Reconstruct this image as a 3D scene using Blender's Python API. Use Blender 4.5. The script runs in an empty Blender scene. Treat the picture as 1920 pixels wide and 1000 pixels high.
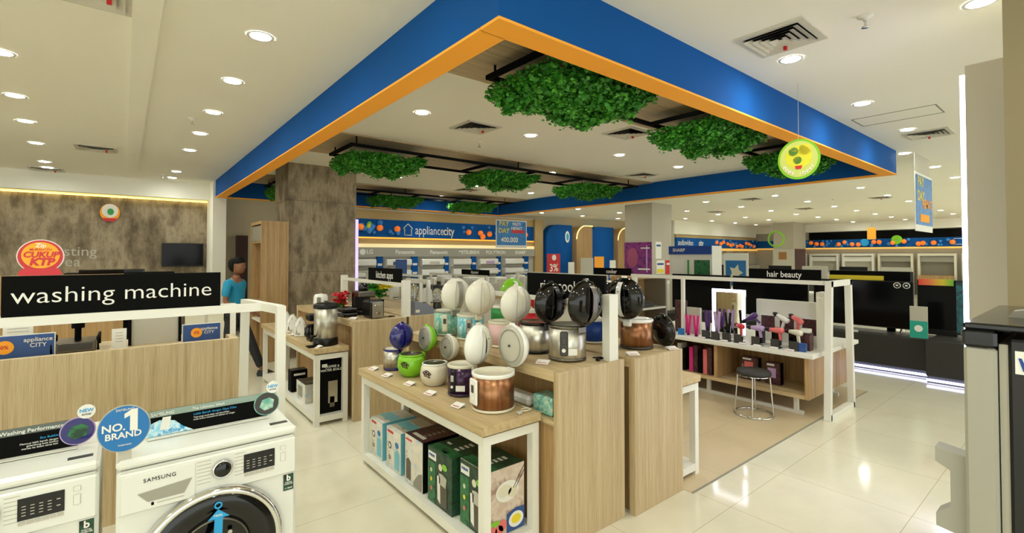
import bpy, bmesh, math, random
from mathutils import Vector, Matrix
random.seed(7)
R = math.radians
SC = bpy.context.scene
COL = SC.collection

# ------------------------------------------------------------------ camera
FOC = 896.0; HC = 1.70; YAW = R(39.06); PITCH = R(1.1)
cam_d = bpy.data.cameras.new('camera'); cam = bpy.data.objects.new('camera', cam_d); COL.objects.link(cam)
cam.location = (0, 0, HC); cam.rotation_euler = (R(90) + PITCH, 0, -YAW)
cam_d.sensor_width = 36; cam_d.lens = FOC / 1920 * 36
cam_d.shift_y = -(500 - (479 - FOC * math.tan(PITCH))) / 1920 * 1.0
cam_d.clip_start = 0.05; cam_d.clip_end = 200
SC.camera = cam

# ------------------------------------------------------------------ world and exposure
w = bpy.data.worlds.new('world'); SC.world = w; w.use_nodes = True
w.node_tree.nodes['Background'].inputs[0].default_value = (.96, 1.0, .92, 1)
w.node_tree.nodes['Background'].inputs[1].default_value = 1.2
SC.view_settings.view_transform = 'Standard'; SC.view_settings.look = 'None'
SC.view_settings.gamma = 1; SC.view_settings.use_curve_mapping = False
SC.view_settings.exposure = 0.84
SC.cycles.use_light_tree = True
SC.cycles.max_bounces = 7; SC.cycles.diffuse_bounces = 5; SC.cycles.glossy_bounces = 3
SC.cycles.transmission_bounces = 5; SC.cycles.sample_clamp_indirect = 6
SC.cycles.use_denoising = True; SC.cycles.caustics_reflective = False; SC.cycles.caustics_refractive = False
LAMP_POWER = 110.0
LAMP_COL = (.96, 1.0, .93)

# ------------------------------------------------------------------ materials
def lin(c):
    if isinstance(c, str):
        c = [int(c[i:i + 2], 16) / 255 for i in (0, 2, 4)]
    return tuple(((x / 12.92) if x <= .04045 else ((x + .055) / 1.055) ** 2.4) for x in c) + (1,)
MATS = {}
def mat(name, col, rough=.5, metal=0., emit=0., spec=.5, alpha=1., trans=0., coat=0.):
    if name in MATS: return MATS[name]
    m = bpy.data.materials.new(name); m.use_nodes = True
    b = m.node_tree.nodes['Principled BSDF']; c = lin(col)
    b.inputs['Base Color'].default_value = c; b.inputs['Roughness'].default_value = rough
    b.inputs['Metallic'].default_value = metal; b.inputs['Specular IOR Level'].default_value = spec
    b.inputs['Transmission Weight'].default_value = trans; b.inputs['Alpha'].default_value = alpha
    b.inputs['Coat Weight'].default_value = coat
    if emit: b.inputs['Emission Color'].default_value = c; b.inputs['Emission Strength'].default_value = emit
    MATS[name] = m; return m
def nodes(m): return m.node_tree.nodes, m.node_tree.links, m.node_tree.nodes['Principled BSDF']
def coord(m, scale=(1, 1, 1), kind='Object'):
    n, l, b = nodes(m); tc = n.new('ShaderNodeTexCoord'); mp = n.new('ShaderNodeMapping')
    mp.inputs['Scale'].default_value = scale; l.new(tc.outputs[kind], mp.inputs[0]); return mp.outputs[0]
def noise(m, vec, sc=5, det=4, rough=.6):
    n, l, b = nodes(m); t = n.new('ShaderNodeTexNoise'); t.inputs['Scale'].default_value = sc
    t.inputs['Detail'].default_value = det; t.inputs['Roughness'].default_value = rough; l.new(vec, t.inputs['Vector']); return t.outputs['Fac']
def ramp(m, fac, stops):
    n, l, b = nodes(m); r = n.new('ShaderNodeValToRGB'); l.new(fac, r.inputs[0]); e = r.color_ramp.elements
    while len(e) < len(stops): e.new(.5)
    for k, (p, c) in enumerate(stops): e[k].position = p; e[k].color = lin(c)
    return r.outputs[0]
def mix(m, fac, a, b_, mode='MIX'):
    n, l, b = nodes(m); x = n.new('ShaderNodeMix'); x.data_type = 'RGBA'; x.blend_type = mode
    for s, v in ((x.inputs[0], fac), (x.inputs[6], a), (x.inputs[7], b_)):
        if isinstance(v, (int, float)): s.default_value = v
        elif isinstance(v, (tuple, list)): s.default_value = v
        else: l.new(v, s)
    return x.outputs[2]
def math_n(m, op, a, b_=0.):
    n, l, b = nodes(m); x = n.new('ShaderNodeMath'); x.operation = op
    for s, v in ((x.inputs[0], a), (x.inputs[1], b_)):
        if isinstance(v, (int, float)): s.default_value = v
        else: l.new(v, s)
    return x.outputs[0]
def set_base(m, out): m.node_tree.links.new(out, nodes(m)[2].inputs['Base Color'])
def bump(m, fac, st=.2, dist=.01):
    n, l, b = nodes(m); x = n.new('ShaderNodeBump'); x.inputs['Strength'].default_value = st; x.inputs['Distance'].default_value = dist
    l.new(fac, x.inputs['Height']); l.new(x.outputs[0], b.inputs['Normal'])

def wood(name, axis, c1, c2, c3, rough=.45):
    """striped oak laminate; grain runs along axis"""
    m = mat(name, c2, rough)
    s = {'z': (14, 14, .25), 'x': (.3, 14, 14), 'y': (14, .3, 14)}[axis]
    v = coord(m, s); f = noise(m, v, 2.2, 6, .65)
    base = ramp(m, f, [(.28, c1), (.5, c2), (.72, c3)])
    v2 = coord(m, tuple(q * 4 for q in s)); f2 = noise(m, v2, 5, 3, .6)
    k = ramp(m, f2, [(.35, (.86, .84, .8)), (.6, (1, 1, 1))])
    set_base(m, mix(m, .8, base, k, 'MULTIPLY')); return m
WOOD = wood('oak_laminate_upright', 'z', 'ae9770', 'c6b08a', 'd2c09d')
WOODY = wood('oak_laminate_along_y', 'y', 'b39a6f', 'cbb388', 'd6c39b')
WOODX = wood('oak_laminate_along_x', 'x', 'ae9770', 'c6b08a', 'd2c09d')
WOODC = wood('ceiling_timber', 'x', 'a08a66', 'bda784', 'cfba97')
WOODD = wood('golden_oak', 'z', '94754a', 'b39060', 'c8a878')

def concrete():
    m = mat('concrete_panel', '6f6656', .7)
    v = coord(m, (1.3, 1.3, .6)); f = noise(m, v, 1.7, 8, .66)
    base = ramp(m, f, [(.36, '62543f'), (.46, '8a7a61'), (.54, 'ab9b7f'), (.64, '75664f')])
    v2 = coord(m, (9, 9, .8)); f2 = noise(m, v2, 3, 5, .7)
    k = ramp(m, f2, [(.35, (.87, .87, .87)), (.65, (1, 1, 1))])
    set_base(m, mix(m, .8, base, k, 'MULTIPLY')); bump(m, f, .08); return m
CONC = concrete()

def tiles(name, col, col2, rough, sx, sy, seam):
    m = mat(name, col, rough); n, l, b = nodes(m)
    v = coord(m); bt = n.new('ShaderNodeTexBrick'); l.new(v, bt.inputs['Vector'])
    bt.offset = 0; bt.inputs['Scale'].default_value = 1; bt.inputs['Brick Width'].default_value = sx
    bt.inputs['Row Height'].default_value = sy; bt.inputs['Mortar Size'].default_value = .0022
    bt.inputs['Mortar Smooth'].default_value = .3
    bt.inputs['Color1'].default_value = lin(col); bt.inputs['Color2'].default_value = lin(col2); bt.inputs['Mortar'].default_value = lin(seam)
    f = noise(m, v, .9, 6, .7); k = ramp(m, f, [(.35, (.95, .95, .94)), (.65, (1, 1, 1))])
    set_base(m, mix(m, 1., bt.outputs[0], k, 'MULTIPLY')); return m
FLOOR = tiles('polished_cream_tile', 'e0dac2', 'e3ddc7', .09, .8, .8, 'b3a684')
FLOORI = tiles('satin_tan_tile', 'cdb994', 'd0bc98', .32, 1.2, .6, 'a8946e')

CEIL = mat('ceiling_paint', 'd8d2bd', .8)
def soft_paint(m, a, b_):
    v = coord(m); f = noise(m, v, .7, 2); set_base(m, ramp(m, f, [(.3, a), (.7, b_)]))
soft_paint(CEIL, 'eeeadb', 'f0ede0')
WALLP = mat('warm_grey_paint', 'b9ae94', .7); soft_paint(WALLP, 'c0b69f', 'c6bca5')
STANDB = mat('stand_black_laminate', '26251f', .55)
PEARL = mat('pearl_white_plastic', 'e6e2d4', .2, coat=.3)
WALLD = mat('olive_wall_paint', '8c8062', .8)
PARTP = mat('partition_paint', 'cfc9b8', .6)
WALLG = mat('column_grey_paint', 'b2ab9a', .6); soft_paint(WALLG, 'afa897', 'b5ae9d')
GOLD = mat('gold_panel', 'b59a66', .45); soft_paint(GOLD, 'b0955f', 'ba9f6c')
BLUE = mat('fascia_blue', '0e4a8c', .8, spec=.15); soft_paint(BLUE, '0d4f94', '10559e')
BLUED = mat('deep_blue', '0a3f94', .35)
ORANGE = mat('fascia_orange', 'ffae40', .75, spec=.2); soft_paint(ORANGE, 'ffab3a', 'ffb244')
WHITE = mat('white_powder_coat', 'e6e4d8', .4); soft_paint(WHITE, 'e3e1d5', 'e8e6db')
WHITEG = mat('gloss_white', 'ecebe4', .15, coat=.4)
WHITEM = mat('white_enamel', 'e2e2da', .28); soft_paint(WHITEM, 'e0e0d8', 'e4e4dc')
GREY = mat('mid_grey', '8b8778', .5)
LGREY = mat('light_grey_plastic', 'b9b5a6', .4)
DGREY = mat('dark_grey', '3b3a36', .4)
BLACK = mat('black_plastic', '0c0b0a', .3, spec=.35)
BLACKM = mat('matt_black', '090908', .7, spec=.08)
BLACKG = mat('black_gloss', '060607', .08)
SCREEN = mat('black_screen_glass', '050609', .12, spec=.2)
STEEL = mat('brushed_steel', 'b8b4a8', .28, 1.)
CHROME = mat('chrome', 'd8d8d6', .08, 1.)
DSTEEL = mat('dark_steel', '6f6a60', .3, 1.)
VENT = mat('vent_aluminium', 'cdc9bb', .5, .1)
ALU = mat('matt_aluminium', 'a5a397', .5, .7)
RED = mat('red', 'c8202a', .4); YEL = mat('yellow', 'e8d22a', .45); GREEN = mat('leaf_green_card', '2f9a4a', .5)
LIME = mat('lime_green', '7fc41c', .3, coat=.3); NAVY = mat('navy_gloss', '14146a', .12, coat=.6)
CREAM = mat('cream_plastic', 'dcd6bf', .3); PAPER = mat('white_paper', 'e9e8e0', .6)
TEAL = mat('teal_pattern', '7fb3a2', .4); SKY = mat('sky_blue_pattern', '6fb7c6', .4)
PINK = mat('pale_pink', 'd9b3b0', .35); HPINK = mat('hot_pink', 'd02a7a', .3); CORAL = mat('coral_pink', 'e0706e', .35)
PURP = mat('dark_purple_gloss', '2c1736', .15, coat=.5); LILAC = mat('lilac', 'b79bc8', .4); VIO = mat('violet', '4a2468', .3)
COPPER = mat('copper_metal', '9a5a34', .25, .8); BROWN = mat('dark_brown', '3c2014', .4)
CYAN = mat('cyan_card', '1f9ad6', .4); BLUEC = mat('card_blue', '1670b4', .4); SIGNB = mat('sign_blue', '2a4f8e', .45)
LAMP = mat('lamp_lens', (1, 1, 1), .5)
_b = nodes(LAMP)[2]; _b.inputs['Emission Color'].default_value = LAMP_COL + (1,); _b.inputs['Emission Strength'].default_value = LAMP_POWER
# reflector optics of a recessed downlight: stronger straight down than sideways
_g = LAMP.node_tree.nodes.new('ShaderNodeNewGeometry'); _d = LAMP.node_tree.nodes.new('ShaderNodeVectorMath'); _d.operation = 'DOT_PRODUCT'
LAMP.node_tree.links.new(_g.outputs['Incoming'], _d.inputs[0]); LAMP.node_tree.links.new(_g.outputs['Normal'], _d.inputs[1])
_c2 = math_n(LAMP, 'MULTIPLY', _d.outputs['Value'], _d.outputs['Value'])
LAMP.node_tree.links.new(math_n(LAMP, 'ADD', math_n(LAMP, 'MULTIPLY', _c2, LAMP_POWER * 1.6), LAMP_POWER * .2), _b.inputs['Emission Strength'])
LEDW = mat('cool_led', 'dcdcff', .5, emit=6.); LEDV = mat('violet_led', 'b0a0e8', .5, emit=.9); LEDY = mat('warm_led', 'ffe07a', .5, emit=1.6)
ORB = mat('orange_ball_glow', 'ff7f24', .4, emit=.15); BLB = mat('blue_ball_print', '2f86da', .3)  # banner balls are no lamps; faint glow added to the orange ones
GLASS = mat('clear_glass', 'e8f0ee', .03, trans=.95)
for nm, base, a, b_ in (('steel_banded', STEEL, 'd8d4c8', '6a6558'),):
    pass
def stripe_metal(name, c1, c2, rough=.25, metal=.85, sc=14):
    m = mat(name, c1, rough, metal); v = coord(m, (sc, sc, .05)); f = noise(m, v, 1, 2)
    set_base(m, ramp(m, f, [(.35, c1), (.65, c2)])); return m
STEELB = stripe_metal('brushed_steel_banded', 'b4b0a2', 'e4e1d6', .32)
COPPERB = stripe_metal('copper_banded', '85553a', 'b98a62', .3)
PURPB = stripe_metal('purple_banded', '251232', '4a2c50', .2, .4)
def speckle(name, c1, c2, c3, sc=30, rough=.4):
    m = mat(name, c1, rough); v = coord(m); f = noise(m, v, sc, 3, .7)
    set_base(m, ramp(m, f, [(.38, c1), (.52, c2), (.64, c3)])); return m
TEALP = speckle('teal_floral', '5fa596', '8cc0ae', 'c7d8c0'); SKYP = speckle('aqua_floral', '4fa8ba', '86c6cd', 'cfe2dc')
GREENP = speckle('green_carton_print', '1c5a34', '2b7a46', '0f3a22', 12); DGREENP = speckle('dark_green_carton_print', '0e2a1c', '1d4a30', '0a1710', 9)
WBOXP = speckle('pale_carton_print', 'e4ded0', 'd8d4c8', '9fc3d4', 8); PIXP = speckle('dark_photo_print', '2b1a18', '5a2f34', '0f0c10', 18)
FOODP = speckle('food_photo_print', 'c8b2a0', 'd9c8ba', 'a88a78', 7); TEALPH = speckle('teal_photo_print', '12454f', '1f6d78', '0a2430', 6)
PURPH = speckle('purple_poster_print', '54206a', '8a2d7a', '301040', 5); CTNG = speckle('promo_print', '1f6fc0', '2a86cc', '16508f', 12)
LAUND = speckle('blue_laundry_print', '8fd0ea', 'd7f0f6', '2a9ad2', 26)

# leaves
LEAF = mat('plant_leaves', '2f7d1a', .5); _n, _l, _bb = nodes(LEAF)
_oi = _n.new('ShaderNodeNewGeometry'); 
set_base(LEAF, ramp(LEAF, _oi.outputs['Random Per Island'], [(0, '1f6410'), (.5, '338a1c'), (1, '57a92c')]))
_bb.inputs['Subsurface Weight'].default_value = 0

# ------------------------------------------------------------------ mesh helpers
class MB:
    def __init__(s): s.v = []; s.f = []; s.m = []; s.sm = []; s.mats = []
    def mi(s, m):
        if m not in s.mats: s.mats.append(m)
        return s.mats.index(m)
    def add(s, vs, fs, m, smooth=False, T=None):
        o = len(s.v); i = s.mi(m)
        if T is not None: vs = [T @ Vector(p) for p in vs]
        s.v += [tuple(p) for p in vs]
        for f in fs: s.f.append(tuple(o + k for k in f)); s.m.append(i); s.sm.append(smooth)
        return s
    def box(s, x0, x1, y0, y1, z0, z1, m, bev=0., T=None):
        if x0 > x1: x0, x1 = x1, x0
        if y0 > y1: y0, y1 = y1, y0
        if z0 > z1: z0, z1 = z1, z0
        b = min(bev, (x1 - x0) / 2.01, (y1 - y0) / 2.01, (z1 - z0) / 2.01)
        if b <= 0:
            vs = [(x, y, z) for z in (z0, z1) for x, y in ((x0, y0), (x1, y0), (x1, y1), (x0, y1))]
            return s.add(vs, [(3, 2, 1, 0), (4, 5, 6, 7), (0, 1, 5, 4), (1, 2, 6, 5), (2, 3, 7, 6), (3, 0, 4, 7)], m, T=T)
        def ring(i, z):
            a0, a1, c0, c1 = x0 + i, x1 - i, y0 + i, y1 - i; k = b
            return [(a0 + k, c0, z), (a1 - k, c0, z), (a1, c0 + k, z), (a1, c1 - k, z), (a1 - k, c1, z), (a0 + k, c1, z), (a0, c1 - k, z), (a0, c0 + k, z)]
        kk = b * .999
        def ring2(z): return [(x0 + b, y0 + b, z), (x1 - b, y0 + b, z), (x1 - b, y0 + b, z), (x1 - b, y1 - b, z), (x1 - b, y1 - b, z), (x0 + b, y1 - b, z), (x0 + b, y1 - b, z), (x0 + b, y0 + b, z)]
        vs = ring(0, z0 + b) + ring(0, z1 - b)
        vs += [(x0 + b, y0 + b, z0), (x1 - b, y0 + b, z0), (x1 - b, y1 - b, z0), (x0 + b, y1 - b, z0)]
        vs += [(x0 + b, y0 + b, z1), (x1 - b, y0 + b, z1), (x1 - b, y1 - b, z1), (x0 + b, y1 - b, z1)]
        fs = [(k, (k + 1) % 8, 8 + (k + 1) % 8, 8 + k) for k in range(8)]
        B, Tt = 16, 20
        fs += [(B + 3, B + 2, B + 1, B), (Tt, Tt + 1, Tt + 2, Tt + 3)]
        fs += [(1, 0, B, B + 1), (3, 2, B + 1, B + 2), (5, 4, B + 2, B + 3), (7, 6, B + 3, B)]
        fs += [(2, 1, B + 1), (4, 3, B + 2), (6, 5, B + 3), (0, 7, B)]
        fs += [(8, 9, Tt + 1, Tt), (10, 11, Tt + 2, Tt + 1), (12, 13, Tt + 3, Tt + 2), (14, 15, Tt, Tt + 3)]
        fs += [(9, 10, Tt + 1), (11, 12, Tt + 2), (13, 14, Tt + 3), (15, 8, Tt)]
        return s.add(vs, fs, m, T=T)
    def lathe(s, prof, m, n=32, c=(0, 0, 0), T=None, smooth=True, sx=1, sy=1, caps=True):
        """prof [(r,z)...] about z through c"""
        vs = []; fs = []
        for r, z in prof:
            for k in range(n):
                a = 2 * math.pi * k / n; vs.append((c[0] + r * math.cos(a) * sx, c[1] + r * math.sin(a) * sy, c[2] + z))
        for i in range(len(prof) - 1):
            for k in range(n):
                k2 = (k + 1) % n; fs.append((i * n + k, i * n + k2, (i + 1) * n + k2, (i + 1) * n + k))
        if caps and prof[0][0] > 1e-6: fs.append(tuple(reversed(range(n))))
        if caps and prof[-1][0] > 1e-6: fs.append(tuple((len(prof) - 1) * n + k for k in range(n)))
        return s.add(vs, fs, m, smooth, T)
    def cyl(s, p0, p1, r0, m, r1=None, n=16, smooth=True, T=None):
        p0, p1 = Vector(p0), Vector(p1); d = p1 - p0; L = d.length
        if L < 1e-9: return s
        M = Matrix.Translation(p0) @ d.to_track_quat('Z', 'Y').to_matrix().to_4x4()
        if T is not None: M = T @ M
        r1 = r0 if r1 is None else r1
        vs = []; 
        for r, z in ((r0, 0), (r1, L)):
            for k in range(n): a = 2 * math.pi * k / n; vs.append((r * math.cos(a), r * math.sin(a), z))
        s.add(vs, [(k, (k + 1) % n, n + (k + 1) % n, n + k) for k in range(n)], m, smooth, M)
        s.add(vs[:n], [tuple(reversed(range(n)))], m, False, M); s.add(vs[n:], [tuple(range(n))], m, False, M)
        return s
    def tube(s, pts, r, m, n=8, closed=False, T=None):
        pts = [Vector(p) for p in pts]; N = len(pts); vs = []; fs = []
        for i, p in enumerate(pts):
            a = pts[(i - 1) % N] if (closed or i) else p; b = pts[(i + 1) % N] if (closed or i < N - 1) else p
            d = (b - a).normalized(); u = d.cross(Vector((0, 0, 1)))
            if u.length < .05: u = d.cross(Vector((1, 0, 0)))
            u.normalize(); v = d.cross(u)
            for k in range(n): an = 2 * math.pi * k / n; vs.append(p + u * (r * math.cos(an)) + v * (r * math.sin(an)))
        for i in range(N if closed else N - 1):
            j = (i + 1) % N
            for k in range(n): fs.append((i * n + k, i * n + (k + 1) % n, j * n + (k + 1) % n, j * n + k))
        if not closed: fs += [tuple(reversed(range(n))), tuple((N - 1) * n + k for k in range(n))]
        return s.add(vs, fs, m, True, T)
    def beam(s, p0, p1, w, d, m, up=(0, 0, 1)):
        """rectangular bar from p0 to p1"""
        p0, p1 = Vector(p0), Vector(p1); z = (p1 - p0).normalized(); u = Vector(up)
        if abs(z.dot(u)) > .95: u = Vector((1, 0, 0))
        x = z.cross(u).normalized(); y = z.cross(x).normalized(); vs = []
        for p in (p0, p1):
            for a, b in ((-1, -1), (1, -1), (1, 1), (-1, 1)): vs.append(p + x * (a * w / 2) + y * (b * d / 2))
        return s.add(vs, [(3, 2, 1, 0), (4, 5, 6, 7), (0, 1, 5, 4), (1, 2, 6, 5), (2, 3, 7, 6), (3, 0, 4, 7)], m)
    def prism(s, poly, h0, h1, m, axis='z', T=None):
        n = len(poly); mp = {'z': lambda a, b, h: (a, b, h), 'x': lambda a, b, h: (h, a, b), 'y': lambda a, b, h: (a, h, b)}[axis]
        vs = [mp(a, b, h0) for a, b in poly] + [mp(a, b, h1) for a, b in poly]
        fs = [tuple(reversed(range(n))), tuple(range(n, 2 * n))] + [(k, (k + 1) % n, n + (k + 1) % n, n + k) for k in range(n)]
        return s.add(vs, fs, m, T=T)
    def build(s, name, parent=None, org=None, recalc=True):
        me = bpy.data.meshes.new(name); o = bpy.data.objects.new(name, me); COL.objects.link(o)
        off = Vector((0, 0, 0))
        if parent is not None:
            q = parent
            while q is not None: off += Vector(q.location); q = q.parent
            o.parent = parent
        elif org is not None: off = Vector(org); o.location = off
        me.from_pydata([tuple(Vector(p) - off) for p in s.v], [], s.f)
        for m in s.mats: me.materials.append(m)
        me.polygons.foreach_set('material_index', s.m); me.polygons.foreach_set('use_smooth', s.sm); me.update()
        if recalc:
            bm = bmesh.new(); bm.from_mesh(me); bmesh.ops.remove_doubles(bm, verts=bm.verts, dist=1e-6) if len(s.v) < 400 and not any(s.sm) else None
            bmesh.ops.recalc_face_normals(bm, faces=bm.faces); bm.to_mesh(me); bm.free()
        return o

def tag(o, label=None, cat=None, group=None, kind=None):
    if label: o['label'] = label
    if cat: o['category'] = cat
    if group: o['group'] = group
    if kind: o['kind'] = kind
    return o
def thing(name, label, cat, loc=(0, 0, 0), rz=0, group=None):
    o = bpy.data.objects.new(name, None); COL.objects.link(o); o.location = loc; o.rotation_euler = (0, 0, rz)
    o.empty_display_size = .05
    return tag(o, label, cat, group)
def kids(o): return [c for c in bpy.data.objects if c.parent == o]
def dup(o, loc=None, rz=None, label=None, group=None, parent=None, swap=None, scale=None):
    c = o.copy(); COL.objects.link(c)
    if parent is not None: c.parent = parent
    if loc is not None: c.location = loc
    if rz is not None: c.rotation_euler = (0, 0, rz)
    if scale is not None: c.scale = (scale,) * 3 if not isinstance(scale, tuple) else scale
    if label: c['label'] = label
    if group: c['group'] = group
    if swap and c.data is not None:
        me = c.data.copy(); c.data = me
        for k, m in enumerate(me.materials):
            if m and m.name in swap: me.materials[k] = swap[m.name]
    for ch in list(o.children): dup(ch, parent=c, swap=swap)
    return c
def struct(mb, name, org=None):
    return tag(mb.build(name, None, org), kind='structure')
FACE = {'-Y': 0, '-X': -90, '+X': 90, '+Y': 180}
def text(s, size, loc, facing, m, parent, name='lettering', bold=0., sx=1., align='CENTER', ext=.0008, shear=0, sp=1.):
    cu = bpy.data.curves.new(name, 'FONT'); cu.body = s; cu.size = size; cu.align_x = align; cu.align_y = 'CENTER'
    cu.offset = bold * size; cu.extrude = ext; cu.shear = shear; cu.space_character = sp; cu.resolution_u = 3
    cu.materials.append(m)
    tmp = bpy.data.objects.new(name, cu); me = bpy.data.meshes.new_from_object(tmp); bpy.data.objects.remove(tmp); bpy.data.curves.remove(cu)
    o = bpy.data.objects.new(name, me); COL.objects.link(o)
    me.name = name
    if not me.materials: me.materials.append(m)
    off = Vector((0, 0, 0)); q = parent
    while q is not None: off += Vector(q.location); q = q.parent
    o.parent = parent; o.location = Vector(loc) - off; o.scale = (sx, 1, 1)
    o.rotation_euler = (R(90), 0, R(FACE[facing])) if isinstance(facing, str) else facing
    return o
def disc(mb, c, r, facing, m, th=.002, rz=1., n=32):
    """flat upright disc, elliptical by rz, thickness th, centred c"""
    ax = {'-Y': Vector((0, -1, 0)), '+Y': Vector((0, 1, 0)), '-X': Vector((-1, 0, 0)), '+X': Vector((1, 0, 0))}[facing]
    u = Vector((0, 0, 1)); s = ax.cross(u); c = Vector(c)
    vs = [c + ax * h + s * (r * math.cos(2 * math.pi * k / n)) + u * (r * rz * math.sin(2 * math.pi * k / n)) for h in (0, th) for k in range(n)]
    mb.add(vs, [tuple(reversed(range(n))), tuple(range(n, 2 * n))] + [(k, (k + 1) % n, n + (k + 1) % n, n + k) for k in range(n)], m); return mb

# ================================================================== THE SETTING
ZC = 3.25
struct(MB().box(-12, 29, -4, 20, -.1, 0, FLOOR), 'floor')
struct(MB().box(3.17, 7.2, 1.87, 13.9, 0, .004, FLOORI), 'floor_inlay')
struct(MB().box(3.17, 7.215, 1.855, 1.87, 0, .005, GREY).box(7.2, 7.215, 1.87, 13.9, 0, .005, GREY), 'trim_1')
struct(MB().box(-12, 29, -4, 20, ZC, ZC + .1, CEIL), 'ceiling')
# shallow ceiling beam boxed along the tasting side
struct(MB().box(.02, .17, -1.5, 11.25, ZC - .02, ZC, CEIL), 'trim_2')
# tasting wall with lit slot and soffit
struct(MB().box(-9, 1.42, 12.5, 12.7, 0, 2.95, CONC), 'wall_tasting')
struct(MB().box(-9, 1.42, 12.2, 12.5, 2.9, ZC, CEIL), 'trim_3')
tag(MB().box(-9, 1.41, 12.44, 12.49, 2.865, 2.89, LEDY).build('light_strip', None, (0, 12.46, 2.87)), 'thin warm light strip along the top of the concrete feature wall', 'light strip')
struct(MB().box(1.42, 1.66, 11.6, 12.7, 0, ZC, CEIL), 'trim_4')
struct(MB().box(1.66, 2.2, 12.5, 12.7, 0, ZC, WALLP), 'wall_alcove')
struct(MB().box(2.2, 5.0, 13.2, 13.4, 0, ZC, WALLP), 'wall_passage')
# air conditioner wall, arches wall, far walls
struct(MB().box(4.6, 18.9, 14.0, 14.2, 0, ZC, WALLP), 'wall_aircon')
struct(MB().box(18.9, 19.1, 12.2, 14.2, 0, ZC, WALLP), 'wall_return')
struct(MB().box(18.9, 27, 12, 12.2, 0, ZC, WALLG), 'wall_far')
struct(MB().box(27, 27.2, -4, 12.2, 0, ZC, WALLG), 'wall_back')
struct(MB().box(26.9, 27, -3.9, 12, 2.86, ZC, CEIL), 'trim_5')
struct(MB().box(18.95, 26.9, 11.9, 12, 2.65, ZC, CEIL), 'trim_6')
# concrete column
cc = MB()
cc.box(2.1, 3.25, 8.48, 9.35, 0, 1.42, CONC).box(2.1, 3.25, 8.48, 9.35, 1.425, 2.62, CONC).box(2.1, 3.25, 8.48, 9.35, 2.625, ZC, CONC).box(2.11, 3.24, 8.49, 9.34, 0, ZC, DGREY)
struct(cc, 'column_concrete')
tag(MB().box(3.24, 3.29, 8.47, 8.49, 1.0, 2.35, LEDV).build('light_strip', None, (3.26, 8.48, 1.0)), 'upright violet light strip on the edge of the concrete column', 'light strip')
struct(MB().box(12, 13.02, 8.28, 9.25, 0, ZC, WALLG), 'column_poster')
struct(MB().box(24.2, 25.6, 9.0, 9.9, 0, ZC, WALLG), 'column_far')
# right foreground wall pieces
struct(MB().box(3.3, 3.9, -2.5, .285, 0, ZC, WALLD), 'wall_right')
rp = MB().box(3.95, 4.2, -.3, .505, 0, 2.85, PARTP)
struct(rp, 'partition_right')
tag(MB().box(3.96, 4.06, .507, .53, .0, 2.8, LEDW).build('light_strip', None, (4.0, .51, 0)), 'tall cool white light strip along the edge of the grey partition', 'light strip')

# ------------------------------------------------------------------ blue and orange fascia frame hung under the ceiling
fr = thing('ceiling_fascia_frame', 'large rectangular blue fascia frame with orange underside below the ceiling', 'fascia frame', (1.45, 1.9, 2.9))
X0, X1, Y0, Y1, T_ = 1.45, 8.86, 1.89, 11.5, .16
mb = MB()
for a in ((X0, X1, Y0, Y0 + T_), (X0, X1, Y1 - T_, Y1), (X0, X0 + T_, Y0 + T_, Y1 - T_), (X1 - T_, X1, Y0 + T_, Y1 - T_)):
    mb.box(*a, 2.905, ZC, BLUE)
mb.build('blue_band', fr)
mb = MB()
e = .004
for a in ((X0 - e, X1 + e, Y0 - e, Y0 + T_ + e), (X0 - e, X1 + e, Y1 - T_ - e, Y1 + e), (X0 - e, X0 + T_ + e, Y0 + T_, Y1 - T_), (X1 - T_ - e, X1 + e, Y0 + T_, Y1 - T_)):
    mb.box(*a, 2.89, 2.905, ORANGE)
mb.build('orange_edge', fr)

# timber ceiling strips
for y0, y1, w_ in ((2.06, 3.42, 'nearest the entrance corner of the frame'), (5.97, 7.32, 'across the middle of the frame'), (10.0, 11.3, 'at the far end of the frame')):
    tag(MB().box(1.62, 8.69, y0, y1, ZC - .02, ZC, WOODC).build('ceiling_timber_panel', None, (5, y0, ZC)), 'long timber veneer panel on the ceiling ' + w_, 'ceiling panel', 'timber ceiling panels inside the blue frame')

# ------------------------------------------------------------------ downlights
def lamp_proto():
    t = thing('downlight', '', 'downlight', (0, 0, 0))
    MB().lathe([(.068, -.004), (.085, -.006), (.088, -.001), (.086, 0)], WHITE, 28, caps=False).build('trim_ring', t)
    MB().lathe([(.0, -.0045), (.066, -.0045), (.068, -.002)], LAMP, 28).build('lens', t)
    return t
L0 = lamp_proto(); used = [0]
def lamp(x, y, label, group):
    o = L0 if not used[0] else dup(L0)
    used[0] = 1; o.location = (x, y, ZC - .001 - (.02 if any(a < y < b for a, b in ((2.06, 3.42), (5.97, 7.32), (10.0, 11.3))) and 1.62 < x < 8.69 else 0)); o['label'] = label; o['group'] = group
for y in (3.72, 4.84, 6.03, 7.19, 8.43, 10.73, 11.65): lamp(.73, y, 'round recessed downlight in the row beside the blue frame\'s long side', 'downlights beside the frame')
for x, y in ((-.75, 5.26), (-.84, 6.61), (-.9, 7.79), (-.96, 9.22), (-1.04, 10.97), (-1.07, 11.65)): lamp(x, y, 'round recessed downlight in the row out over the washing machine aisle', 'downlights over the aisle')
for x, y in ((2.49, 4.62), (4.06, 4.62), (5.92, 4.66), (7.52, 4.64)): lamp(x, y, 'round downlight in plain ceiling between first two timber panels', 'downlights between first two timber panels')
lamp(3.85, 2.68, 'round downlight set in the nearest timber panel beside the foliage', 'downlights in timber panels')
lamp(6.14, 6.4, 'round downlight set in the middle timber panel', 'downlights in timber panels')
lamp(6.35, 10.75, 'round downlight set in the farthest timber panel', 'downlights in timber panels')
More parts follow.
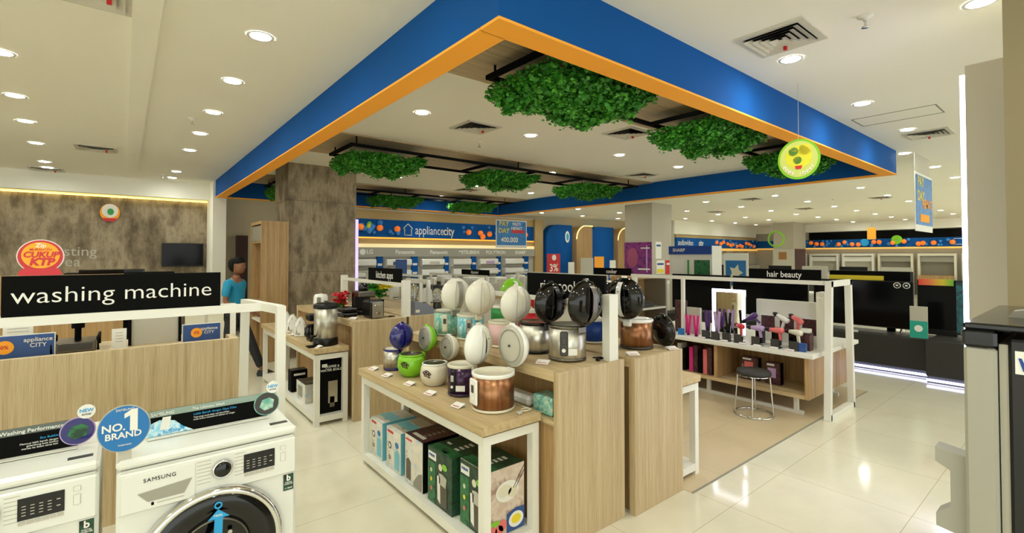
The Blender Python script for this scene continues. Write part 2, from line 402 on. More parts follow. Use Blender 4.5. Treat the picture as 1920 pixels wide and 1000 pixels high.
for x, y in ((4.19, 8.73), (6.08, 8.79), (7.83, 8.9)): lamp(x, y, 'round downlight in plain ceiling beyond the middle timber panel', 'downlights beyond the middle timber panel')
for x, y in ((4.07, 1.52), (5.83, 1.51), (7.47, 1.48), (9.18, 1.86), (11.0, 1.81), (12.82, 1.81)): lamp(x, y, 'round downlight in the row outside the frame\'s blue front band', 'downlights over the right walkway')
lamp(4.05, .44, 'bright round downlight next to the grey wall at the ceiling edge', 'downlights over the right walkway')
far = []
for y in (3.45, 5.3, 7.2, 9.1, 11.0, 0.9, 12.8):
    x = 9.6 if y in (11.0, 12.8) else (10.9 if y > 2 else 14.8)
    while x < (18 if y == 12.8 else 26.6):
        if not (11.9 < x < 13.1 and 8.2 < y < 9.4) and not (23.2 < x < 26.2 and 8.2 < y < 10.6): far.append((x, y))
        x += 2.18
for x, y in far: lamp(x, y, 'small round downlight among the many over the far sales floor', 'downlights over the far sales floor')
for x in (5.4, 7.4, 9.4 - 2.0 + .2): lamp(x, 12.85, 'small round downlight close to the appliance city wall', 'downlights by the appliance city wall') if x != 7.6 else None
# the rows continue over and behind the photographer
for x, y in ((.73, 2.4), (.73, .8), (-.75, 3.6), (-.75, 1.6), (2.3, .5), (2.3, -1.2), (.73, -1.0), (-2.6, 3.6), (-2.6, 5.6), (-2.6, 8.2), (-2.6, 1.2)):
    lamp(x, y, 'round recessed downlight in the rows nearest the entrance', 'downlights near the entrance')

# ------------------------------------------------------------------ ceiling vents
def vent(x, y, label, wx=.47, wy=.45):
    t = thing('ceiling_vent', label, 'ceiling vent', (x, y, ZC), 0, 'square air vents in the ceiling')
    m = MB(); z = ZC
    def ring(a, b, z0, z1, mm):
        m.box(x - a * wx, x + a * wx, y - a * wy, y - b * wy, z0, z1, mm).box(x - a * wx, x + a * wx, y + b * wy, y + a * wy, z0, z1, mm)
        m.box(x - a * wx, x - b * wx, y - b * wy, y + b * wy, z0, z1, mm).box(x + b * wx, x + a * wx, y - b * wy, y + b * wy, z0, z1, mm)
    ring(.5, .40, z - .012, z, VENT); m.build('frame', t)
    m = MB(); m.box(x - .4 * wx, x + .4 * wx, y - .4 * wy, y + .4 * wy, z - .002, z - .0005, BLACKM); m.build('opening', t)
    m = MB()
    for a, b in ((.40, .30), (.31, .21), (.22, .12), (.13, .03)):
        vs = [(x + sx_ * q * wx, y + sy_ * q * wy, zz) for q, zz in ((a, z - .026), (b, z - .006)) for sx_, sy_ in ((-1, -1), (1, -1), (1, 1), (-1, 1))]
        m.add(vs, [(k, (k + 1) % 4, 4 + (k + 1) % 4, 4 + k) for k in range(4)], VENT)
    m.build('louvres', t, recalc=False)
    MB().box(x + .1, x + .125, y, y + .02, z - .05, z - .02, RED).build('red_ribbon', t)
for x, y, l in ((3.62, 1.42, 'large square metal ceiling vent next to the downlight outside the frame'), (3.28, 4.74, 'square metal ceiling vent inside the frame near the middle timber panel'),
                (4.93, 3.75, 'square metal ceiling vent tucked between the first two hanging foliage panels'), (7.92, 1.36, 'square metal ceiling vent near the access hatch outline'),
                (-.33, 9.14, 'square metal ceiling vent over the tasting area with a red ribbon'), (.0 - .2, 3.7, 'square metal ceiling vent cut by the top of the picture'),
                (7.72, 5.54, 'square metal ceiling vent inside the frame beside the end of its long inner band'), (-1.1, 12.0 - .1, 'square metal ceiling vent closest to the concrete feature wall'),
                (13.34, 6.02, 'metal ceiling vent over the far floor above the grey poster column'), (17.44, 6.14, 'metal ceiling vent deep over the far sales floor'),
                (16.3, 8.6, 'metal ceiling vent beyond the grey poster column'), (15.73, 3.7, 'metal ceiling vent beside the hanging banner'), (6.26, 9.4, 'square metal ceiling vent just before the farthest timber panel')):
    vent(x, y, l)
tag(MB().box(6.44, 6.452, 1.04, 1.78, ZC - .003, ZC, GREY).box(6.87, 6.882, 1.04, 1.78, ZC - .003, ZC, GREY).box(6.44, 6.88, 1.04, 1.052, ZC - .003, ZC, GREY).box(6.44, 6.88, 1.768, 1.78, ZC - .003, ZC, GREY).build('access_hatch', None, (6.6, 1.4, ZC)), 'flush rectangular access hatch outline in the white ceiling', 'hatch')
for x, y, l in ((3.71, .94, 'white sprinkler head alone on the ceiling near the big vent'), (3.73, 5.3, 'small sprinkler head inside the frame below the vent'), (.58, 6.45, 'small sprinkler head beside the row of downlights'), (.55, 11.3, 'small sprinkler head near the concrete wall'), (15.22, 4.65, 'small sprinkler head over the far sales floor')):
    t = thing('sprinkler_head', l, 'sprinkler', (x, y, ZC), 0, 'fire sprinklers')
    MB().lathe([(.045, 0), (.045, -.004), (.015, -.02), (.012, -.03)], WHITE, 20, (x, y, ZC)).build('cover_plate', t)
    MB().cyl((x, y, ZC - .03), (x, y, ZC - .07), .008, CHROME, n=8).lathe([(.0, -.075), (.022, -.075), (.022, -.07), (0, -.07)], CHROME, 12, (x, y, ZC)).build('nozzle', t)

# ------------------------------------------------------------------ hanging foliage
def foliage_mesh(L, W, n, seed):
    rnd = random.Random(seed); vs = []; fs = []
    def dpt(x, y): return .13 + .05 * math.sin(x * 9 + seed) * math.cos(y * 11) + .03 * math.sin(x * 23)
    for k in range(n):
        x = rnd.uniform(-.03, L + .03); y = rnd.uniform(-.04, W + .04); e = min(x, L - x, y, W - y)
        D = dpt(x, y) * (1 if e > .05 else .85)
        z = -D + rnd.uniform(-.035, .02) if rnd.random() < .55 else rnd.uniform(-D, .0)
        if e < .04: z = rnd.uniform(-D * 1.1, 0.01)
        if rnd.random() < .06: z -= rnd.uniform(.01, .06)
        s = rnd.uniform(.012, .024); q = Matrix.Rotation(rnd.uniform(0, 6.28), 4, 'Z') @ Matrix.Rotation(rnd.uniform(-1.1, 1.1), 4, 'X') @ Matrix.Rotation(rnd.uniform(-.8, .8), 4, 'Y')
        o = len(vs); c = Vector((x, y, z))
        for a, b, h in ((-1.1, 0, 0), (-.3, .75, .15), (.6, .6, .1), (1.1, 0, -.25), (.6, -.6, .1), (-.3, -.75, .15)): vs.append(c + q @ Vector((a * s, b * s, h * s)))
        fs.append(tuple(range(o, o + 6)))
    me = bpy.data.meshes.new('foliage'); me.from_pydata(vs, [], fs); me.materials.append(LEAF); return me
FM = [foliage_mesh(1.06, .72, 9500, s) for s in (1, 2)]
rows = ((2.33, 3.05, 'nearest'), (6.0, 6.8, 'middle'), (10.05, 10.8, 'farthest'))
for (y0, y1, w_) in rows:
    zt = 3.1
    t = thing('hanging_ladder_frame', 'black metal ladder frame hung from rods under the %s timber panel' % w_, 'hanging frame', (2.25, y0, zt), 0, 'black hanging frames')
    m = MB(); 
    for y in (y0, y1): m.box(2.22, 8.2, y - .02, y + .02, zt, zt + .035, BLACKM)
    m.build('side_rail', t)
    for x in (2.24, 3.3, 4.4, 5.4, 6.58, 7.6, 8.15): MB().box(x - .02, x + .02, y0 + .02, y1 - .02, zt, zt + .035, BLACKM).build('cross_bar', t)
    for x in (2.3, 5.0, 7.9):
        for y in (y0, y1): MB().cyl((x, y, zt + .035), (x, y, ZC - .019), .01, BLACKM, n=8).build('hanging_rod', t)
    for k, x in enumerate((2.26, 4.42, 6.6)):
        o = bpy.data.objects.new('foliage_panel', FM[k % 2]); COL.objects.link(o); o.location = (x, y0 + (.0), zt - .055)
        o.scale = (1.06 if (y0 < 3 and k == 0) else .96, (y1 - y0) / .72, 1)
        which = ('first in the row', 'middle of the row', 'last in the row')[k]
        tag(o, 'dense green foliage panel in the %s hanging frame, %s' % (w_, which), 'foliage', 'green foliage panels')

# ================================================================== WASHING MACHINES
def washer(x0, y0, label, detail):
    W_, D_, Z0, Z1 = .605, .55, .09, .96
    x1 = x0 + W_; y1 = y0 + D_; xc = (x0 + x1) / 2
    t = thing('washing_machine', label, 'washing machine', (xc, y0, 0))
    m = MB(); m.box(x0, x1, y0 + .006, y1, Z0, Z1 - .04, WHITEM, .012); m.build('cabinet', t)
    m = MB(); m.box(x0 - .002, x1 + .002, y0 + .004, y1, Z1 - .035, Z1, WHITEM, .012); m.build('top_plate', t)
    for xx in (x0 + .06, x1 - .06):
        for yy in (y0 + .07, y1 - .07): MB().cyl((xx, yy, 0.07), (xx, yy, Z0 + .01), .025, DGREY).build('foot', t)
    # control fascia
    cp = MB(); cp.box(x0 + .004, x1 - .004, y0 - .006, y0 + .012, .765, .915, WHITEM, .006); cp = cp.build('control_panel', t)
    yf = y0 - .006
    dr = MB(); dr.box(x0 + .012, x0 + .235, yf - .004, yf, .772, .905, WHITEM, .003)
    dr = dr.build('detergent_drawer', t)
    MB().prism([(x0 + .06, .835), (x0 + .225, .85), (x0 + .2, .8), (x0 + .09, .8)], yf - .0055, yf - .004, ALU, 'y').build('drawer_grip', dr)
    text('SAMSUNG', .02, (x0 + .125, yf - .0045, .878), '-Y', BLACKM, dr, 'brand_lettering', 0, sp=1.12)
    MB().box(x0 + .1, x0 + .108, yf - .005, yf - .004, .784, .795, BLACKM).box(x0 + .118, x0 + .2, yf - .005, yf - .004, .787, .791, LGREY).build('drawer_print', dr)
    kx = x0 + .325; kz = .855
    k = MB(); Tm = Matrix.Translation((kx, yf, kz)) @ Matrix.Rotation(R(90), 4, 'X')
    k.lathe([(.036, 0), (.036, .012), (.033, .016), (.029, .016), (.027, .012)], CHROME, 36, T=Tm, caps=False); k = k.build('program_dial', t)
    MB().lathe([(.0275, .008), (.0275, .02), (.022, .024), (0, .025)], BLACKG, 32, T=Tm, caps=False).build('dial_face', k)
    pr = MB()
    for side in (-1, 1):
        for i in range(7):
            zz = kz + .042 - i * .014; w0 = .046 if side < 0 else .038; xx = kx + side * .062
            pr.box(xx - w0 / 2, xx + w0 / 2, yf - .0006, yf, zz, zz + .0028, LGREY)
    pr.build('program_lettering', cp)
    dp = MB(); dp.box(x0 + .4, x0 + .515, yf - .003, yf, .815, .888, BLACKG, .001); dp = dp.build('display', cp)
    pr = MB()
    for i in range(4):
        for j in range(4): pr.box(x0 + .41 + i * .021, x0 + .42 + i * .021, yf - .0036, yf - .003, .83 + j * .01, .8325 + j * .01, LGREY)
    pr.box(x0 + .495, x0 + .505, yf - .0036, yf - .003, .86, .863, LGREY).box(x0 + .495, x0 + .505, yf - .0036, yf - .003, .838, .841, LGREY)
    for i in range(6): pr.box(x0 + .402 + i * .019, x0 + .418 + i * .019, yf - .003, yf, .8, .811, LGREY)
    pr.build('display_lettering', dp)
    for zz, hh in ((.872, .018), (.825, .036)):
        b = MB(); b.box(x0 + .537, x0 + .557, yf - .002, yf, zz, zz + hh, LGREY, .001).box(x0 + .5385, x0 + .5555, yf - .003, yf - .002, zz + .0015, zz + hh - .0015, WHITEM).build('push_button', cp)
    # porthole
    cz = .54; Tm = Matrix.Translation((xc - .005, y0 + .004, cz)) @ Matrix.Rotation(R(90), 4, 'X'); r0 = .245
    d = MB(); d.lathe([(r0 + .004, 0), (r0 + .004, .018), (r0 - .004, .03), (r0 - .016, .034), (r0 - .024, .03)], CHROME, 72, T=Tm, caps=False); d = d.build('door', t)
    MB().lathe([(r0 - .022, .028), (r0 - .04, .04), (r0 - .075, .036), (r0 - .11, .018), (r0 - .13, .008), (0, .004)], BLACKG, 64, T=Tm, caps=False).build('door_glass', d)
    MB().lathe([(r0 - .118, .012), (r0 - .122, .024), (r0 - .128, .012)], DSTEEL, 48, T=Tm, caps=False).build('drum_ring', d)
    if detail:
        zz = .66; xx = xc + .005; yy = y0 - .045
        tg = MB(); tg.prism([(xx - .012, zz + .02), (xx - .035, zz + .02), (xx, zz + .055), (xx + .038, zz + .02), (xx + .016, zz + .02), (xx + .014, zz - .05), (xx - .006, zz - .085), (xx - .03, zz - .1), (xx - .018, zz - .07), (xx - .014, zz - .03)], yy, yy + .002, CYAN, 'y')
        Tr = Matrix.Translation((xx, yy + .002, zz + .07)) @ Matrix.Rotation(R(90), 4, 'X')
        tg.lathe([(.008, 0), (.014, 0), (.014, .002), (.008, .002), (.008, 0)], CYAN, 24, T=Tr, caps=False)
        tg = tg.build('hang_tag', d); text('TRIAL', .012, (xx, yy - .0005, zz + .032), '-Y', PAPER, tg, 'tag_lettering', .01)
        disc(MB(), (xx + .045, yy + .03, .6), .008, '-Y', LGREY, .002).build('door_badge', d)
    st = MB(); st.box(x1 - .052, x1 - .012, y0 + .0035, y0 + .0055, .69, .758, DGREENP).build('inverter_sticker', t)
    text('b', .034, (x1 - .032, y0 + .003, .742), '-Y', PAPER, t, 'sticker_logo', .03)
    text('DIGITAL\nINVERTER', .0075, (x1 - .032, y0 + .003, .72), '-Y', PAPER, t, 'sticker_text', .01)
    text('11 YEARS', .0075, (x1 - .032, y0 + .003, .699), '-Y', PAPER, t, 'sticker_text', .02)
    MB().box(x1 - .09, x1 - .02, y0 + .07, y0 + .1, Z1, Z1 + .0008, DGREY).build('energy_label', t)
    return t
for x0, y0 in ((-.012, 2.215), (-.665, 2.285)):
    tag(MB().box(x0 - .01, x0 + .615, y0, y0 + .56, 0, .07, WHITE, .005).build('display_plinth', None, (x0 + .3, y0, 0)), 'low white plinth under the %s washing machine' % ('blue-tagged' if x0 > -.1 else 'second, partly cut off'), 'plinth')
washer(-.012, 2.215, 'white front-loading washing machine with a blue tag hanging on its door', 1)
washer(-.665, 2.285, 'white front-loading washing machine cut off by the picture\'s corner', 0)

def tcard(name, label, x0, x1, z0, z1, y, cx, picmat, head):
    t = thing(name, label, 'display card', ((x0 + x1) / 2, y, z0))
    m = MB(); m.box(x0, x1, y, y + .004, z0, z1, BLACKM); m.build('backing_card', t)
    MB().box(x0, x1, y - .001, y, z1 - .026, z1, mat('grey_green_card', '8d9f93', .5) if head == 1 else mat('slate_card', '5c6660', .5)).build('header_strip', t)
    MB().box(x0 - .0, x1, y - .03, y + .05, z0 - .003, z0, WHITE).build('card_foot', t)
    disc(MB(), (cx, y - .002, z0 + .056), .053, '-Y', LILAC if head == 2 else TEALP, .002).build('round_picture', t)
    disc(MB(), (cx, y - .004, z0 + .056), .049, '-Y', NAVY if head == 2 else DGREY, .002).build('round_picture', t)
    MB().prism([(cx - .03, z0 + .044), (cx - .02, z0 + .074), (cx + .01, z0 + .082), (cx + .03, z0 + .069), (cx + .025, z0 + .034), (cx - .01, z0 + .026)], y - .0065, y - .006, picmat, 'y').build('basket_picture', t)
    disc(MB(), (cx + .024, y - .005, z1 + .024), .027, '-Y', PAPER, .002).build('new_badge', t)
    text('NEW', .018, (cx + .024, y - .0075, z1 + .028), '-Y', CYAN, t, 'badge_lettering', .02)
    text('arrival', .011, (cx + .024, y - .0075, z1 + .014), '-Y', DGREY, t, 'badge_lettering', .01)
    return t
yc = 2.42
t = tcard('promotion_card', 'long black printed card with round picture on top of the blue-tagged washer', (.08), .52, .966, 1.069, yc, .515, TEALP, 1)
text('SAMSUNG', .017, (.13, yc - .0015, 1.054), '-Y', PAPER, t, bold=.01); text('The Ultimate Wash', .015, (.29, yc - .0015, 1.054), '-Y', PAPER, t)
text('Lebih Bersih dengan Gaya Kilau', .0125, (.235, yc - .0005, 1.03), '-Y', CYAN, t, align='LEFT')
text('Teknologi ecobubble membersihkan\nnoda secara menyeluruh bahkan air dingin', .009, (.235, yc - .0005, 1.012), '-Y', PAPER, t, align='LEFT')
MB().prism([(.06, .968), (.08, 1.015), (.12, 1.03), (.17, 1.02), (.2, .99), (.235, .968)], yc - .003, yc - .001, LAUND, 'y').build('laundry_picture', t)
text('bubble', .022, (.16, yc - .004, .98), '-Y', CYAN, t)
MB().prism([(.12, .99), (.13, 1.04), (.158, 1.04), (.152, .99)], yc - .005, yc - .003, PAPER, 'y').build('carton_picture', t)
t = tcard('promotion_card', 'long dark printed card with a laundry basket picture on the cut-off washer', -.66, -.13, .9665, 1.069, 2.5, -.13, GREENP, 2)
text('Washing Performance', .019, (-.15 - .02, 2.4985, 1.054), '-Y', PAPER, t, align='RIGHT', bold=.01)
text('Eco Bubble', .011, (-.185, 2.4985, 1.02), '-Y', CYAN, t, align='RIGHT')
text('Mencuci lebih bersih dengan\ngelembung busa lembut\nmerata ke dalam serat kain', .009, (-.185, 2.4985, .998), '-Y', PAPER, t, align='RIGHT')
t = thing('brand_badge', 'round blue "No. 1 Brand" disc standing on the corner of the washer top', 'badge', (.01, 2.235, .96))
disc(MB(), (.008, 2.232, 1.075), .076, '-Y', LGREY, .003, 1.1, 48).build('rim', t); disc(MB(), (.008, 2.229, 1.075), .073, '-Y', BLUEC, .002, 1.1, 48).build('disc', t)
MB().box(-.01, .03, 2.232, 2.25, .96, 1.0, LGREY).build('stand', t)
MB().prism([(.024, 1.065), (.046, 1.065), (.046, 1.142), (.03, 1.142), (.008, 1.128), (.008, 1.112), (.024, 1.12)], 2.2255, 2.2265, PAPER, 'y').build('numeral_one', t); text('NO.', .037, (-.022, 2.226, 1.082), '-Y', PAPER, t, bold=.02)
text('BRAND', .031, (.006, 2.226, 1.052), '-Y', PAPER, t, bold=.02); text('SAMSUNG', .0115, (.01, 2.226, 1.143), '-Y', PAPER, t); text('Indonesia', .01, (.01, 2.226, 1.018), '-Y', PAPER, t)

# overhead rack with the "washing machine" sign
t = thing('sign_rack', 'white square-tube rack standing behind the washers carrying the washing machine sign', 'rack', (.66, 2.85, 0))
q = .045
MB().beam((.675, 2.86, 0), (.675, 2.86, 1.42), q, q, WHITE).build('post', t)
MB().beam((.60, 3.52, 0), (.60, 3.42, 1.42), q, q, WHITE).build('post', t)
MB().beam((.675, 2.86, 1.4), (.60, 3.42, 1.4), q, q, WHITE).build('top_bar', t)
MB().beam((.675, 2.86, .03), (.60, 3.52, .03), q, q, WHITE).build('foot_bar', t)
MB().box(-2.2, .63, 3.09, 3.135, 1.375, 1.42, WHITE).build('sign_rail', t)
t = thing('aisle_sign', 'long black sign reading washing machine in white letters on the white rack', 'sign', (0, 3.11, 1.42))
MB().box(-.425, .42, 3.1, 3.12, 1.42, 1.605, BLACKM).build('board', t)
text('washing machine', .108, (-.008, 3.099, 1.512), '-Y', PAPER, t, 'sign_lettering', -.006, 1.06)
t = thing('promotion_badge', 'red and yellow oval promotion sticker board on top of the washing machine sign', 'badge', (-.3, 3.11, 1.605))
disc(MB(), (-.3, 3.102, 1.695), .08, '-Y', PAPER, .003, .98, 48).build('rim', t); disc(MB(), (-.3, 3.099, 1.695), .076, '-Y', RED, .002, .98, 48).build('red_ring', t)
disc(MB(), (-.3, 3.097, 1.7), .064, '-Y', ORANGE, .002, .95, 48).build('orange_field', t)
MB().prism([(-.375, 1.615), (-.36, 1.64), (-.24, 1.64), (-.225, 1.615), (-.235, 1.607), (-.365, 1.607)], 3.092, 3.095, RED, 'y').build('ribbon', t)
text('MURAH ITU', .014, (-.3, 3.0945, 1.726), '-Y', RED, t, bold=.02); text('CUKUP', .036, (-.3, 3.0945, 1.702), '-Y', RED, t, bold=.04, shear=.2); text('KTP', .046, (-.297, 3.0945, 1.668), '-Y', RED, t, bold=.05, shear=.2)
text('Zip', .026, (-.3, 3.0945, 1.745), '-Y', PAPER, t, bold=.02)

# wooden back panel unit with things on its counter
t = thing('display_counter', 'long oak laminate back-panel counter behind the washers', 'counter', (-.5, 4.0, 0))
MB().box(-3.2, .655, 3.95, 4.0, 0, 1.1, WOOD).build('back_panel', t)
MB().box(-3.2, .6, 4.0, 4.75, 1.0, 1.05, WOODX).build('counter_top', t)
MB().box(.605, .655, 4.0, 4.2, 0, 1.1, WOOD).build('end_panel', t)
for l, x0, x1, z0, z1, p in (('wide blue promotion sign with orange disc at the cut-off end of the oak counter', -.68, -.34, 1.0505, 1.2, 1), ('blue promotion sign with orange disc near the rack posts', .34, .59, 1.0505, 1.185, 0)):
    t = thing('counter_sign', l, 'sign', ((x0 + x1) / 2, 4.3, 1.05), 0, 'blue counter signs')
    MB().box(x0, x1, 4.3, 4.31, z0, z1, WHITE).build('frame', t); MB().box(x0 + .006, x1 - .006, 4.297, 4.3, z0 + .006, z1 - .006, SIGNB).build('printed_face', t)
    disc(MB(), (x0 + .09 + .02 * p, 4.295, (z0 + z1) / 2), .036 + .006 * p, '-Y', ORANGE, .002).build('orange_disc', t)
    text('appliance\nCITY', .03 + .006 * p, (x1 - .08, 4.294, z1 - .055), '-Y', PAPER, t, bold=.01); text('0%', .03, (x0 + .09 + .02 * p, 4.293, (z0 + z1) / 2), '-Y', RED, t, bold=.02)
for l, x0, x1, y, z1 in (('small white printed card standing behind the cut-off blue sign', -.6, -.46, 4.45, 1.27), ('white leaflet holder standing on the oak counter left of the framed board', -.06, .02, 4.3, 1.19)):
    t = thing('leaflet_card', l.replace('left of', 'beside'), 'card', ((x0 + x1) / 2, y, 1.05), 0, 'white cards')
    MB().box(x0, x1, y, y + .01, 1.0565, z1, PAPER).build('card', t); MB().box(x0 - .01, x1 + .01, y - .02, y + .03, 1.0505, 1.056, WHITE).build('base', t)
    for k in range(4): MB().box(x0 + .02, x1 - .02, y - .001, y, z1 - .03 - k * .02, z1 - .025 - k * .02, LGREY).build('print_line', t)
t = thing('gas_stove', 'low dark grey tabletop stove on the oak counter below the extractor model', 'stove', (-.24, 4.4, 1.05))
MB().box(-.35, -.14, 4.31, 4.59, 1.0505, 1.12, DSTEEL, .008).build('body', t); MB().box(-.33, -.16, 4.295, 4.3, 1.07, 1.11, DGREY).build('front_panel', t)
for x in (-.36, -.13): MB().tube([(x, 4.3, 1.0605), (x, 4.3, 1.14), (x, 4.6, 1.14), (x, 4.6, 1.0605)], .008, BLACKM).build('grate', t)
t = thing('cooker_hood', 'slim black extractor hood model on a dark stem above the tabletop stove', 'hood', (-.24, 4.5, 1.12))
MB().cyl((-.24, 4.45, 1.1205), (-.24, 4.45, 1.27), .018, BLACKM).cyl((-.24, 4.45, 1.2), (-.24, 4.45, 1.24), .035, BLACKM).build('stem', t); MB().prism([(-.35, 1.3), (-.13, 1.3), (-.17, 1.27), (-.31, 1.27)], 4.3, 4.6, BLACKM, 'y').build('canopy_plate', t)
t = thing('framed_board', 'pale grey board with thick black side frames on the oak counter', 'board', (.18, 4.4, 1.05))
MB().box(.045, .325, 4.41, 4.42, 1.0505, 1.36, LGREY).build('board', t)
for x in (.03, .325): MB().box(x, x + .018, 4.395, 4.43, 1.0505, 1.37, BLACKM).build('side_frame', t)
t = thing('oak_counter', 'oak reception counter wall in front of the concrete tasting wall', 'counter', (-1.4, 8, 0))
MB().box(-5, .0, 8, 8.06, 0, 1.46, WOODD).build('front_panel', t); MB().box(-5, .0, 8.06, 8.6, 1.0, 1.05, WOODX).build('worktop', t)
t = thing('cooker_hood', 'wide black extractor hood seen just above the washing machine sign', 'hood', (0, 9.2, 1.3))
MB().box(-.66, .62, 9.2, 9.7, 1.36, 1.44, BLACKM).box(-.5, .25, 9.19, 9.7, 1.44, 1.49, BLACKG).build('canopy_plate', t)
MB().box(-.2, .1, 9.5, 9.7, 0, 1.36, BLACKM).build('stem', t)
t = thing('folding_screen', 'pale slatted wooden partition door behind the blue sign and framed board', 'screen', (.9, 6.6, 0))
MB().box(.55, .93, 6.6, 6.64, 0, 1.06, CREAM).build('panel', t); MB().box(.74, .76, 6.59, 6.6, 0, 1.06, LGREY).build('joint', t)

# tasting wall things
t = thing('wall_television', 'black flat television mounted on the concrete feature wall', 'television', (.98, 12.45, 1.45))
MB().box(.61, 1.35, 12.40, 12.45, 1.46, 1.96, BLACK, .006).build('casing', t); MB().box(.63, 1.33, 12.396, 12.4, 1.49, 1.94, SCREEN).build('screen', t); MB().box(.9, 1.1, 12.45, 12.5, 1.6, 1.8, BLACK).build('wall_bracket', t)
t = thing('wall_lettering', 'pale lettering tasting area on the concrete feature wall', 'lettering', (-.75, 12.49, 1.6))
text('tasting', .26, (-1.1, 12.495, 1.77), '-Y', LGREY, t, align='LEFT'); text('area', .26, (-1.1, 12.495, 1.57), '-Y', LGREY, t, align='LEFT')
t = thing('wall_badge', 'round red and yellow badge high on the concrete feature wall', 'badge', (-.23, 12.48, 2.4))
disc(MB(), (-.23, 12.485, 2.56), .155, '-Y', ORANGE, .01, 1.1).build('rim', t); disc(MB(), (-.23, 12.475, 2.59), .125, '-Y', PAPER, .006, 1.1).build('face', t)
MB().prism([(-.35, 2.44), (-.11, 2.44), (-.15, 2.38), (-.31, 2.38)], 12.46, 12.47, RED, 'y').build('red_ribbon', t); disc(MB(), (-.22, 12.466, 2.57), .05, '-Y', GREEN, .003, 1.3).build('green_mark', t)

t = thing('sign_rack', 'thin white rack post rising behind the end of the oak counter panel', 'rack', (.66, 4.1, 1.05))
MB().box(.64, .675, 4.21, 4.245, 0, 1.33, WHITE).build('post', t); MB().box(-1.5, .64, 4.215, 4.24, 1.3, 1.33, WHITE).build('rail', t)

# ================================================================== SHARED DISPLAY PIECES
def price_tag(x, y, z, rz, label, group='price cards on the table'):
    pass
PT = None
def price_card(x, y, z, rz, label, group):
    global PT
    if PT is None:
        PT = thing('price_card', label, 'price card', (x, y, z), rz, group); PT.scale = (1.45,) * 3
        o = MB().add([(-.028, -.02, .002), (.028, -.02, .002), (.028, .018, .014), (-.028, .018, .014), (-.028, .018, 0), (.028, .018, 0)], [(0, 1, 2, 3), (3, 2, 5, 4)], PAPER)
        me = o.build('card'); me.parent = PT
        o = MB().add([(-.02, -.012, .0055), (.02, -.012, .0055), (.02, -.008, .007), (-.02, -.008, .007)], [(0, 1, 2, 3)], RED).build('print_band'); o.parent = PT
        return PT
    return dup(PT, (x, y, z), rz, label, group)

